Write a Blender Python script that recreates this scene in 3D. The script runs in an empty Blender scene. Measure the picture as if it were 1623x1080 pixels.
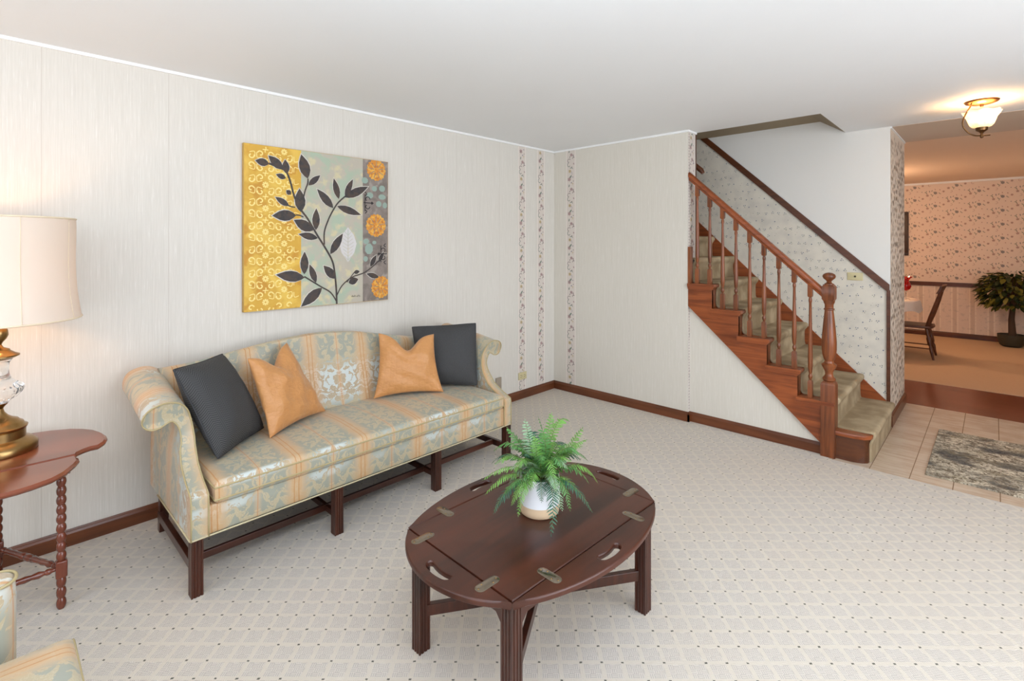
import bpy, bmesh, math, random
from mathutils import Vector, Matrix
from mathutils.geometry import tessellate_polygon
PI = math.pi
scene = bpy.context.scene
COL = scene.collection

# ------------------------------------------------------------------ camera, world, lights
cd = bpy.data.cameras.new('camera'); cam = bpy.data.objects.new('camera', cd); COL.objects.link(cam)
cam.location = (3.2909, -4.0678, 1.4803)
cam.rotation_euler = (PI/2, 0, 0.7634)
cd.sensor_width = 36; cd.sensor_fit = 'HORIZONTAL'
cd.lens = 799.217/1623*36
cd.shift_y = -(540-388.02)/1623
cd.clip_start = 0.02
scene.camera = cam

scene.view_settings.view_transform = 'Standard'
scene.view_settings.look = 'None'
scene.view_settings.gamma = 1
scene.view_settings.use_curve_mapping = False
scene.view_settings.exposure = 0.06

world = bpy.data.worlds.new('world'); scene.world = world; world.use_nodes = True
world.node_tree.nodes['Background'].inputs[0].default_value = (0.75, 0.85, 1, 1)
world.node_tree.nodes['Background'].inputs[1].default_value = 0.6

def area(name, loc, rot, sx, sy, power, col):
    l = bpy.data.lights.new(name, 'AREA'); l.shape = 'RECTANGLE'; l.size = sx; l.size_y = sy
    l.energy = power; l.color = col
    o = bpy.data.objects.new(name, l); o.location = loc; o.rotation_euler = rot; COL.objects.link(o); return o
def point(name, loc, power, col, r=0.04):
    l = bpy.data.lights.new(name, 'POINT'); l.energy = power; l.color = col; l.shadow_soft_size = r
    o = bpy.data.objects.new(name, l); o.location = loc; COL.objects.link(o); return o
# assumed daylight: area lights just inside the assumed windows behind and beside the camera
area('assumed_front_daylight', (2.6, -5.93, 1.45), (PI/2, 0, 0), 3.4, 1.7, 50, (0.92, 0.975, 1.06))
area('assumed_side_daylight', (5.43, -2.0, 1.45), (PI/2, 0, PI/2), 3.0, 1.7, 88, (0.92, 0.975, 1.06))
# assumed flash, an unseen upward area light, bounced off the ceiling above the camera
area('assumed_bounce_flash', (3.3, -4.0, 1.75), (PI, 0, 0), 0.8, 0.8, 66, (0.86, 0.985, 1.16))
point('table_lamp_bulb', (0.314, -4.03, 1.36), 4.2, (1, 0.60, 0.32), 0.05)
point('hall_light_bulb', (3.229, 0.529, 2.345), 6.5, (1, 0.60, 0.30), 0.025)
point('assumed_dining_bulb', (1.75, 4.6, 2.12), 46, (1, 0.64, 0.40), 0.1)  # assumed lamp out of view for the warm glow; no fixture is built
area('dining_fill', (5.0, 4.5, 1.5), (PI/2, 0, PI/2), 1.5, 1.4, 8, (1, 0.78, 0.6))  # unseen warm fill for the dining room; its wall has no window

# ------------------------------------------------------------------ helpers
def s2l(c):
    c = c/255
    return c/12.92 if c <= 0.04045 else ((c+0.055)/1.055)**2.4
def rgb(r, g, b): return (s2l(r), s2l(g), s2l(b), 1)

class V_:
    """tiny math-node wrapper"""
    def __init__(s, g, sock): s.g = g; s.s = sock
    def _b(s, op, o, rev=False):
        a, b = (o, s) if rev else (s, o)
        return s.g.m(op, a, b)
    def __add__(s, o): return s._b('ADD', o)
    def __radd__(s, o): return s._b('ADD', o)
    def __sub__(s, o): return s._b('SUBTRACT', o)
    def __rsub__(s, o): return s._b('SUBTRACT', o, True)
    def __mul__(s, o): return s._b('MULTIPLY', o)
    def __rmul__(s, o): return s._b('MULTIPLY', o)
    def __truediv__(s, o): return s._b('DIVIDE', o)
    def __neg__(s): return s._b('MULTIPLY', -1.0)
    def lt(s, o): return s._b('LESS_THAN', o)
    def gt(s, o): return s._b('GREATER_THAN', o)
    def fract(s): return s.g.m('FRACT', s)
    def abs(s): return s.g.m('ABSOLUTE', s)
    def floor(s): return s.g.m('FLOOR', s)
    def max(s, o): return s._b('MAXIMUM', o)
    def min(s, o): return s._b('MINIMUM', o)
    def sin(s): return s.g.m('SINE', s)
    def pp(s, o): return s._b('PINGPONG', o)
class G:
    def __init__(self, name):
        self.mat = bpy.data.materials.new(name); self.mat.use_nodes = True
        self.nt = self.mat.node_tree; self.b = self.nt.nodes['Principled BSDF']
    def link(self, inp, v):
        if isinstance(v, V_): self.nt.links.new(v.s, inp)
        elif isinstance(v, bpy.types.NodeSocket): self.nt.links.new(v, inp)
        else: inp.default_value = v
    def m(self, op, a, b=None, c=None):
        n = self.nt.nodes.new('ShaderNodeMath'); n.operation = op
        self.link(n.inputs[0], a)
        if b is not None: self.link(n.inputs[1], b)
        if c is not None: self.link(n.inputs[2], c)
        return V_(self, n.outputs[0])
    def pos(self):
        n = self.nt.nodes.new('ShaderNodeNewGeometry'); s = self.nt.nodes.new('ShaderNodeSeparateXYZ')
        self.nt.links.new(n.outputs['Position'], s.inputs[0])
        return [V_(self, s.outputs[i]) for i in range(3)]
    def uv(self):
        n = self.nt.nodes.new('ShaderNodeTexCoord'); s = self.nt.nodes.new('ShaderNodeSeparateXYZ')
        self.nt.links.new(n.outputs['UV'], s.inputs[0])
        return [V_(self, s.outputs[i]) for i in range(2)]
    def vec(self, x, y, z=0.0):
        n = self.nt.nodes.new('ShaderNodeCombineXYZ')
        for i, v in enumerate((x, y, z)): self.link(n.inputs[i], v)
        return n.outputs[0]
    def noise(self, v, scale=5, detail=3, rough=0.5, dist=0.0):
        n = self.nt.nodes.new('ShaderNodeTexNoise'); self.nt.links.new(v, n.inputs['Vector'])
        n.inputs['Scale'].default_value = scale; n.inputs['Detail'].default_value = detail
        n.inputs['Roughness'].default_value = rough; n.inputs['Distortion'].default_value = dist
        return V_(self, n.outputs[0])
    def voro(self, v, scale=5, feature='F1'):
        n = self.nt.nodes.new('ShaderNodeTexVoronoi'); self.nt.links.new(v, n.inputs['Vector'])
        n.inputs['Scale'].default_value = scale; n.feature = feature
        return V_(self, n.outputs['Distance']), n
    def step(self, v, lo, hi):     # smooth map lo..hi -> 0..1
        n = self.nt.nodes.new('ShaderNodeMapRange'); n.interpolation_type = 'SMOOTHSTEP'
        self.link(n.inputs[0], v); n.inputs[1].default_value = lo; n.inputs[2].default_value = hi
        return V_(self, n.outputs[0])
    def mix(self, f, a, b):
        n = self.nt.nodes.new('ShaderNodeMix'); n.data_type = 'RGBA'
        self.link(n.inputs[0], f); self.link(n.inputs[6], a); self.link(n.inputs[7], b)
        return n.outputs[2]
    def bump(self, h, strength=0.3, dist=0.01):
        n = self.nt.nodes.new('ShaderNodeBump'); n.inputs['Strength'].default_value = strength
        n.inputs['Distance'].default_value = dist; self.link(n.inputs['Height'], h)
        self.nt.links.new(n.outputs[0], self.b.inputs['Normal'])
    def col(self, c): self.link(self.b.inputs['Base Color'], c)
    def set(self, **k):
        for a, v in k.items(): self.b.inputs[a.replace('_', ' ')].default_value = v
        return self

def plain(name, c, rough=0.5, metal=0.0, spec=0.5, noise=0.0, nscale=30):
    g = G(name); g.set(Roughness=rough, Metallic=metal); g.b.inputs['Specular IOR Level'].default_value = spec
    if noise:
        x, y, z = g.pos(); n = g.noise(g.vec(x, y, z), nscale, 3)
        dk = tuple(v*(1-noise) for v in c[:3])+(1,)
        g.col(g.mix(n, dk, c))
    else: g.col(c)
    return g.mat

def wood(name, dark, light, axis='y', rough=0.3, scale=1.0, coat=0.0):
    g = G(name); x, y, z = g.pos()
    k = dict(x=(2, 30, 30), y=(30, 2, 30), z=(30, 30, 2))[axis]
    v = g.vec(x*k[0]*scale, y*k[1]*scale, z*k[2]*scale)
    n = g.noise(v, 1.0, 4, 0.6, 0.8)
    n2 = g.noise(g.vec(x, y, z), 3.0, 2)
    f = g.step(n*0.75+n2*0.35, 0.3, 0.75)
    g.col(g.mix(f, dark, light)); g.set(Roughness=rough)
    if coat: g.b.inputs['Coat Weight'].default_value = coat; g.b.inputs['Coat Roughness'].default_value = 0.12
    return g.mat

def obj(name, bm, mats, parent=None, smooth=None, bevel=0.0, bseg=2, recalc=True):
    if recalc: bmesh.ops.recalc_face_normals(bm, faces=bm.faces)
    vs = [v.co for v in bm.verts]
    lo = Vector([min(v[i] for v in vs) for i in range(3)]); hi = Vector([max(v[i] for v in vs) for i in range(3)])
    org = Vector(((lo.x+hi.x)/2, (lo.y+hi.y)/2, lo.z))
    bmesh.ops.translate(bm, verts=bm.verts, vec=-org)
    me = bpy.data.meshes.new(name); bm.to_mesh(me); bm.free()
    if not isinstance(mats, (list, tuple)): mats = [mats]
    for m in mats: me.materials.append(m)
    if smooth is not None:
        me.polygons.foreach_set('use_smooth', [True]*len(me.polygons))
        if smooth < 180: me.set_sharp_from_angle(angle=math.radians(smooth))
    o = bpy.data.objects.new(name, me); COL.objects.link(o); o.location = org
    if parent is not None:
        o.parent = parent
        w = Vector((0, 0, 0)); p = parent
        while p is not None: w += p.location if p.parent is None or True else Vector(); p = p.parent
        o.location = org - w
    if bevel:
        md = o.modifiers.new('bevel', 'BEVEL'); md.width = bevel; md.segments = bseg; md.limit_method = 'ANGLE'; md.angle_limit = math.radians(40)
    return o
def tag(o, label, cat, group=None):
    o['label'] = label; o['category'] = cat
    if group: o['group'] = group
    return o
def thing(name, label, cat, loc, group=None):
    o = bpy.data.objects.new(name, None); COL.objects.link(o); o.location = loc; o.empty_display_size = 0.1
    return tag(o, label, cat, group)
def struct(name, bm, mats, **k):
    o = obj(name, bm, mats, **k); o['kind'] = 'structure'; return o

def box(bm, a, b, mi=0):
    vs = [bm.verts.new((x, y, z)) for x in (a[0], b[0]) for y in (a[1], b[1]) for z in (a[2], b[2])]
    fs = []
    for q in ((0,1,3,2),(4,6,7,5),(0,4,5,1),(2,3,7,6),(0,2,6,4),(1,5,7,3)):
        f = bm.faces.new([vs[i] for i in q]); f.material_index = mi; fs.append(f)
    return vs
def hexa(bm, p, mi=0):   # 8 points, bottom ring 4, top ring 4
    vs = [bm.verts.new(q) for q in p]
    for q in ((0,1,2,3),(7,6,5,4),(0,4,5,1),(1,5,6,2),(2,6,7,3),(3,7,4,0)):
        bm.faces.new([vs[i] for i in q]).material_index = mi
def BM(): return bmesh.new()
def lathe(bm, prof, c, seg=24, axis=None, mi=0, cap=True):
    """prof: (r,h) list; axis: unit Vector (default z) ; c: origin"""
    c = Vector(c); ax = Vector(axis).normalized() if axis is not None else Vector((0, 0, 1))
    u = ax.orthogonal().normalized(); w = ax.cross(u)
    rings = []
    for r, h in prof:
        r = max(r, 1e-4)
        rings.append([bm.verts.new(c+ax*h+(u*math.cos(2*PI*i/seg)+w*math.sin(2*PI*i/seg))*r) for i in range(seg)])
    for a, b in zip(rings, rings[1:]):
        for i in range(seg):
            f = bm.faces.new((a[i], a[(i+1) % seg], b[(i+1) % seg], b[i])); f.material_index = mi
    if cap:
        bm.faces.new(rings[0]).material_index = mi; bm.faces.new(rings[-1]).material_index = mi
def tube(bm, pts, r, seg=8, closed=False, mi=0):
    pts = [Vector(p) for p in pts]; n = len(pts); rings = []
    rr = r if isinstance(r, (list, tuple)) else [r]*n
    up = None
    for i, p in enumerate(pts):
        if closed: d = pts[(i+1) % n]-pts[i-1]
        else: d = pts[min(i+1, n-1)]-pts[max(i-1, 0)]
        d.normalize()
        if up is None: up = d.orthogonal().normalized()
        up = (up-d*up.dot(d))
        if up.length < 1e-5: up = d.orthogonal()
        up.normalize(); w = d.cross(up)
        rings.append([bm.verts.new(p+(up*math.cos(2*PI*k/seg)+w*math.sin(2*PI*k/seg))*rr[i]) for k in range(seg)])
    m = n if closed else n-1
    for i in range(m):
        a, b = rings[i], rings[(i+1) % n]
        for k in range(seg): bm.faces.new((a[k], a[(k+1) % seg], b[(k+1) % seg], b[k])).material_index = mi
    if not closed:
        bm.faces.new(rings[0]).material_index = mi; bm.faces.new(rings[-1]).material_index = mi
def catmull(pts, n=6, closed=False):
    P = [Vector(p) for p in pts]; out = []; N = len(P)
    for i in range(N if closed else N-1):
        if closed: a, b, c, d = P[i-1], P[i], P[(i+1) % N], P[(i+2) % N]
        else: a, b, c, d = P[max(i-1, 0)], P[i], P[i+1], P[min(i+2, N-1)]
        for k in range(n):
            t = k/n
            out.append(0.5*((2*b)+(c-a)*t+(2*a-5*b+4*c-d)*t*t+(3*b-a-3*c+d)*t**3))
    if not closed: out.append(P[-1].copy())
    return out
def slab(bm, loops, z0, z1, edge=None, mi=0):
    """flat board with holes; edge = list of (inset, z) for the rim"""
    edge = edge or [(0, z0), (0, z1)]
    allv = []
    def inset(L, d, sgn):
        n = len(L); out = []
        for i in range(n):
            p, q, r = Vector(L[i-1][:2]), Vector(L[i][:2]), Vector(L[(i+1) % n][:2])
            t = (r-p).normalized(); nn = Vector((-t.y, t.x))
            out.append(q+nn*d*sgn)
        return out
    rings_per = []
    for li, L in enumerate(loops):
        A = sum(L[i-1][0]*L[i][1]-L[i][0]*L[i-1][1] for i in range(len(L)))
        sg = 1 if A > 0 else -1
        if li > 0: sg = -sg
        rings = [[bm.verts.new((p.x, p.y, z)) for p in inset(L, d, sg)] for d, z in edge]
        for a, b in zip(rings, rings[1:]):
            for i in range(len(a)):
                bm.faces.new((a[i-1], a[i], b[i], b[i-1])).material_index = mi
        rings_per.append(rings)
    for k in (0, -1):
        vv = [v for rg in rings_per for v in rg[k]]
        for t in tessellate_polygon([[v.co for v in rg[k]] for rg in rings_per]):
            try: bm.faces.new([vv[i] for i in t]).material_index = mi
            except ValueError: pass
def prism(bm, poly, axis, a, b, mi=0):
    """extrude a 2D polygon along axis ('x','y','z') from a to b"""
    def P(p, t):
        return {'x': (t, p[0], p[1]), 'y': (p[0], t, p[1]), 'z': (p[0], p[1], t)}[axis]
    A = [bm.verts.new(P(p, a)) for p in poly]; B = [bm.verts.new(P(p, b)) for p in poly]
    n = len(poly)
    for i in range(n): bm.faces.new((A[i-1], A[i], B[i], B[i-1])).material_index = mi
    for R in (A, B):
        for t in tessellate_polygon([[v.co for v in R]]):
            bm.faces.new([R[i] for i in t]).material_index = mi
def rbox(bm, a, b, r=0.01, mi=0, seg=3):
    t = BM(); box(t, a, b); bmesh.ops.bevel(t, geom=t.edges[:]+t.verts[:], offset=r, segments=seg, profile=0.5, affect='EDGES')
    m = bpy.data.meshes.new('t'); t.to_mesh(m); t.free(); n = len(bm.faces); bm.from_mesh(m); bpy.data.meshes.remove(m)
    bm.faces.ensure_lookup_table()
    for f in bm.faces[n:]: f.material_index = mi
KC = [0]      # every printed shape lies a few hundredths of a millimetre above the last
def lift(k=4e-5):
    return KC[0]*k
def poly(bm, pts, mi=0):
    KC[0] = (KC[0]+1) % 24
    vs = [bm.verts.new(p) for p in pts]
    try: f = bm.faces.new(vs); f.material_index = mi; return f
    except ValueError: return None

# ------------------------------------------------------------------ materials
def m_carpet():
    g = G('berber_carpet'); x, y, z = g.pos(); th = math.radians(43.4)
    a = (x*math.cos(th)+y*math.sin(th))/0.0738+0.2; b = (y*math.cos(th)-x*math.sin(th))/0.0738+0.35
    wob = (g.noise(g.vec(x, y, 0.0), 40, 2)-0.5)*0.10
    fa = (a+wob).fract(); fb = (b+wob).fract()
    line = g.step(fa, 0.76, 0.80).max(g.step(fb, 0.76, 0.80))
    rows = g.step(((b*11).fract()-0.5).abs(), 0.1, 0.4)
    cols = g.step(((a*11).fract()-0.5).abs(), 0.1, 0.4)
    chk = ((a*2).fract().gt(0.5)-(b*2).fract().gt(0.5)).abs()
    weave = chk*rows+(1-chk)*cols
    herr = g.step((((a+b)*13).fract()-0.5).abs(), 0.1, 0.4)
    big = g.noise(g.vec(x, y, 0.0), 1.3, 3)
    fine = g.noise(g.vec(x, y, 0.0), 180, 2)
    sq = g.mix(weave, rgb(186, 178, 168), rgb(216, 207, 196))
    ln = g.mix(herr*0.7+fine*0.3, rgb(200, 191, 177), rgb(222, 212, 197))
    c = g.mix(line, sq, ln)
    c = g.mix(g.step(big, 0.4, 0.75)*0.20, c, rgb(208, 192, 170))
    da = (fa-0.88).abs(); db = (fb-0.88).abs()
    rnd = g.noise(g.vec(a.floor(), b.floor(), 0.5), 7.3, 0)
    dot = da.lt(0.06)*db.lt(0.045)*rnd.gt(0.40)
    c = g.mix(dot*0.85, c, rgb(70, 70, 60))
    g.col(c); g.set(Roughness=0.95); g.b.inputs['Specular IOR Level'].default_value = 0.15
    g.bump(line*0.6+weave*0.35+herr*0.2+fine*0.3, 0.35, 0.004)
    return g.mat
def m_tile():
    g = G('beige_floor_tile'); x, y, z = g.pos()
    a = ((x-2.898)/0.2075).fract(); b = ((y+0.033)/0.2075).fract()
    grout = a.lt(0.022).max(b.lt(0.014)*0.6)
    n = g.noise(g.vec(x*4, y*38, 0.0), 1, 3, 0.6); n2 = g.noise(g.vec(x, y, 0.0), 6, 3)
    c = g.mix(g.step(n*0.6+n2*0.5, 0.35, 0.75), rgb(188, 164, 140), rgb(212, 194, 172))
    c = g.mix(grout, c, rgb(128, 104, 80)); g.col(c); g.set(Roughness=0.22)
    g.bump(1-grout, 0.3, 0.003); return g.mat
def m_wallpaper(seams=True):
    g = G('grasscloth_wallpaper'); x, y, z = g.pos(); h = x+y
    n = g.noise(g.vec(h*420, z*10, 0.0), 1, 2, 0.5); n2 = g.noise(g.vec(h*150, z*2.5, 3.0), 1, 2)
    f = g.step(n*0.5+n2*0.5, 0.3, 0.7)
    c = g.mix(f, rgb(214, 209, 199), rgb(224, 219, 210)) if seams else g.mix(f, rgb(214, 208, 195), rgb(223, 217, 206))
    fl = g.step(n+n2*.3, 0.80, 0.88)
    c = g.mix(fl*0.55, c, rgb(240, 238, 233))
    if seams:
        wid = ((h+3.883)/0.514).fract(); seam = wid.lt(0.006)
        c = g.mix(seam*0.35, c, rgb(176, 162, 148))
    g.col(c); g.set(Roughness=0.5)
    g.bump(n*0.7+n2*0.4, 0.18, 0.002); return g.mat
def m_damask(mode, y0=-2.68, name='damask'):
    g = G(name); x, y, z = g.pos(); p = 0.3525
    if mode == 'seat': U = (y-y0)/p; Vv = z-x
    elif mode == 'across': U = (x-y0)/p; Vv = z-y
    else: U = (x-0.50)/p; Vv = z+y*(1.0 if mode == 'armR' else -1.0)
    wn = (g.noise(g.vec(x, y, z), 7, 2)-0.5)*0.03
    U = U+wn
    k = g.m('ROUND', U); ds = ((U-k).abs())*p; dt = p/2-ds
    fine = g.noise(g.vec(x, y, z), 260, 2)
    # ornamental foliage mirrored about each thin cord
    n = g.noise(g.vec(dt, Vv*0.8, 1.3), 21, 3.5, 0.58, 1.3)
    n2 = g.noise(g.vec(dt, Vv, 7.7), 46, 2, 0.6, 1.8)
    leaf = g.step(n, 0.485, 0.50)
    vein = g.step((n2-0.5).abs(), 0.03, 0.012)*leaf
    shade = g.noise(g.vec(x*1.0, y*1.0, z*1.0), 3.4, 2)
    if mode == 'seat': band = g.step((Vv-0.33).abs(), 0.21, 0.08).max(g.step((Vv+0.435).abs(), 0.035, 0.012)*g.step(shade, .4, .55)).max(g.step((Vv+0.53).abs(), 0.03, 0.01)*g.step(shade, .42, .6)*.8)
    else: band = g.step(shade, 0.44, 0.62)
    ground = g.mix(band, rgb(156, 158, 144), rgb(200, 208, 204))
    lf = g.mix(band, rgb(184, 172, 142), rgb(176, 158, 130))
    c = g.mix(leaf, ground, lf)
    c = g.mix(vein*0.5, c, rgb(202, 194, 170))
    # peach bands with gold cords, thin orange cord in between
    peach = g.step(ds, 0.074, 0.014)*0.80
    pc = g.mix(leaf*0.45+fine*0.3, rgb(212, 178, 136), rgb(196, 154, 110))
    c = g.mix(peach, c, pc)
    cord = g.step((ds-0.011).abs(), 0.0034, 0.0012)
    c = g.mix(cord*0.7, c, rgb(188, 128, 62))
    c = g.mix(g.step(dt, 0.022, 0.004)*0.4, c, rgb(212, 174, 130))
    c = g.mix(g.step(dt, 0.0026, 0.001)*0.7, c, rgb(196, 134, 80))
    g.col(c); g.set(Roughness=0.40); g.b.inputs['Specular IOR Level'].default_value = 0.45
    g.b.inputs['Sheen Weight'].default_value = 0.15
    g.bump(leaf*0.5+fine*0.2+cord, 0.2, 0.002)
    return g.mat
def m_herring():
    g = G('charcoal_herringbone'); u, v = g.uv()
    k = 9.0; col = (u*k).fract(); zig = (col*2-1).abs()
    s = ((v*44)+zig*2.2).fract()
    w = g.step((s-0.5).abs(), 0.13, 0.05)
    g.col(g.mix(w*0.9, rgb(48, 48, 49), rgb(98, 98, 97))); g.set(Roughness=0.75)
    g.bump(w, 0.4, 0.002); return g.mat
def m_quilt():
    g = G('orange_quilted_satin'); u, v = g.uv()
    a = ((u*11+v*5.5*0).fract()*2-1).abs(); b = ((v*8+(u*11).floor()*0.5).fract()*2-1).abs()
    d = g.step((a*a+b*b), 0.5, 0.9); x, y, z = g.pos()
    n = g.noise(g.vec(x*1.0, y*1.0, z*3.0), 22, 3, 0.6, 1.0); n2 = g.noise(g.vec(u, v, 0.0), 3, 2)
    g.col(g.mix(n*0.6+n2*0.3, rgb(184, 124, 68), rgb(216, 158, 98))); g.set(Roughness=0.42)
    g.b.inputs['Sheen Weight'].default_value = 0.15
    g.bump(d*0.35+n*1.2, 0.42, 0.006); return g.mat
def m_stairpaper():
    g = G('blue_sprig_wallpaper'); x, y, z = g.pos()
    v = g.vec(x, z, 0.0)
    big = g.noise(v, 9, 3)
    c = g.mix(g.step(big, 0.3, 0.8), rgb(222, 215, 200), rgb(206, 200, 188))
    return g, c, v
def m_rug():
    g = G('distressed_rug'); x, y, z = g.pos()
    n = g.noise(g.vec(x*5, y*7, 0.0), 1, 4, 0.6, 0.2); n2 = g.noise(g.vec(x*26, y*34, 0.0), 1, 3, 0.7, 1.6)
    n3 = g.noise(g.vec(x*3, y*6, 4.0), 1, 3, 0.6)
    c = g.mix(g.step(n2, 0.44, 0.56), rgb(112, 98, 80), rgb(216, 204, 180))
    c = g.mix(g.step(n*0.7+n2*0.4, 0.54, 0.64)*0.8, c, rgb(46, 48, 54))
    c = g.mix(g.step(n3, 0.5, 0.7)*0.5, c, rgb(132, 116, 84))
    g.col(c); g.set(Roughness=0.95); g.bump(n2, 0.5, 0.004); return g.mat

M = {}
M['carpet'] = m_carpet(); M['tile'] = m_tile(); M['paper'] = m_wallpaper(); M['paper2'] = m_wallpaper(False); M['rug'] = m_rug()
M['damask'] = m_damask('seat'); M['damaskL'] = m_damask('armL', name='damask_arm_left'); M['damaskR'] = m_damask('armR', name='damask_arm_right')
M['damaskC'] = m_damask('across', 1.62, name='damask_chair')
M['herring'] = m_herring(); M['quilt'] = m_quilt()
M['ceil'] = plain('ceiling_paint', rgb(238, 239, 239), 0.75, noise=0.03, nscale=2)
M['white_wall'] = plain('white_wall_paint', rgb(226, 224, 218), 0.7)
M['white_trim'] = plain('white_trim_paint', rgb(244, 244, 242), 0.4)
M['tan'] = plain('shaded_soffit_tan', rgb(150, 134, 108), 0.8)  # stairwell ceiling: the shade of the recess is put into this colour
M['base'] = wood('baseboard_wood', rgb(72, 36, 18), rgb(112, 62, 34), 'y', 0.3, 0.6)
M['basex'] = wood('baseboard_wood_cross', rgb(76, 38, 19), rgb(116, 64, 35), 'x', 0.3, 0.6)
M['stair'] = wood('stair_wood', rgb(100, 45, 20), rgb(160, 84, 42), 'x', 0.32, 0.9)
M['stairz'] = wood('stair_wood_turned', rgb(76, 36, 16), rgb(144, 80, 42), 'z', 0.3, 0.9)
M['stairdk'] = wood('stair_dark_wood', rgb(64, 32, 14), rgb(98, 52, 24), 'x', 0.36, 0.9)
M['hard'] = wood('hardwood_floor', rgb(92, 40, 22), rgb(140, 70, 42), 'x', 0.2, 0.4)
M['mahog'] = wood('dark_mahogany', rgb(38, 15, 7), rgb(78, 36, 20), 'y', 0.33, 0.35, 0.05)
M['mahogz'] = wood('dark_mahogany_upright', rgb(34, 14, 8), rgb(78, 38, 24), 'z', 0.3, 0.8, 0.1)
M['sidewood'] = wood('side_table_mahogany', rgb(98, 46, 28), rgb(140, 74, 48), 'y', 0.22, 0.3, 0.4)
M['sidewoodz'] = wood('side_table_turned', rgb(84, 36, 22), rgb(118, 58, 38), 'z', 0.22, 0.5, 0.4)
M['runner'] = None
g = G('stair_carpet'); x, y, z = g.pos()
n = g.noise(g.vec(x, y, z), 5, 3); n2 = g.noise(g.vec(x, y, z), 160, 3)
c = g.mix(g.step(n, 0.35, 0.7), rgb(148, 128, 98), rgb(194, 174, 142)); c = g.mix(n2*0.35, c, rgb(140, 124, 88))
g.col(c); g.set(Roughness=0.95); g.bump(n2, 0.6, 0.006); M['runner'] = g.mat
M['dcarpet'] = plain('dining_carpet', rgb(202, 172, 142), 0.95, spec=0.1, noise=0.12, nscale=90)
M['brass'] = plain('brass', rgb(168, 136, 88), 0.28, 1.0, noise=0.35, nscale=40)
M['obrass'] = plain('aged_hinge_brass', rgb(166, 154, 138), 0.22, 1.0, noise=0.3, nscale=80)
M['bronze'] = plain('antique_bronze', rgb(120, 88, 58), 0.35, 1.0)
M['plate'] = plain('almond_plastic', rgb(206, 194, 150), 0.4)
M['slot'] = plain('socket_slot', rgb(60, 50, 34), 0.5)
M['greyplate'] = plain('grey_plate', rgb(158, 146, 130), 0.5)
M['dust'] = plain('black_dust_cover', rgb(52, 50, 46), 0.9)
M['pipe'] = plain('cream_piping', rgb(196, 184, 150), 0.5)
M['pipeo'] = plain('gold_piping', rgb(176, 160, 118), 0.5)
M['dkpipe'] = plain('charcoal_piping', rgb(50, 51, 54), 0.7)

# ------------------------------------------------------------------ the room shell
H = 2.44; XR = 5.5; YF = -6.0; X1 = 1.437; YW = 1.015; XC = 2.68; YS = 1.885; YD = 6.564; HD = 2.49
bm = BM(); box(bm, (-0.1, YF, -0.05), (XR, -0.033, 0)); box(bm, (-0.1, -0.033, -0.05), (2.46, 0.03, 0)); struct('floor', bm, M['carpet'])
bm = BM(); box(bm, (2.46, -0.033, -0.05), (XR, 1.889, -0.001)); box(bm, (-0.1, 0.03, -0.05), (2.46, 1.889, -0.001)); struct('floor', bm, M['tile'])
bm = BM(); box(bm, (-0.1, 1.889, -0.05), (XR, 2.91, 0)); struct('floor', bm, M['hard'])
bm = BM(); box(bm, (-0.1, 2.91, -0.05), (XR, YD+.1, 0.004)); struct('floor', bm, M['dcarpet'])

bm = BM()
box(bm, (-0.1, YF-.1, H), (XR+.1, 0.16, H+.3)); box(bm, (2.37, 0.16, H), (XR+.1, 1.035, H+.3))
struct('ceiling', bm, M['ceil'])
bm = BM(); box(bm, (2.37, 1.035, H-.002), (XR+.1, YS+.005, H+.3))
struct('ceiling', bm, plain('hall_ceiling_tan', rgb(202, 184, 166), .75))  # hall strip set darker and warmer than the main ceiling
bm = BM(); box(bm, (-0.1, YS+.005, HD), (XR+.1, YD+.1, HD+.25)); struct('ceiling', bm, plain('dining_ceiling_warm', rgb(234, 212, 190), .7))  # set slightly warmer than the main ceiling
bm = BM(); prism(bm, [(-0.1, 2.563), (2.182, 2.563), (2.37, H), (2.37, 2.74), (-0.1, 2.74)], 'y', 0.16, YW); struct('ceiling', bm, M['tan'])

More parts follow.
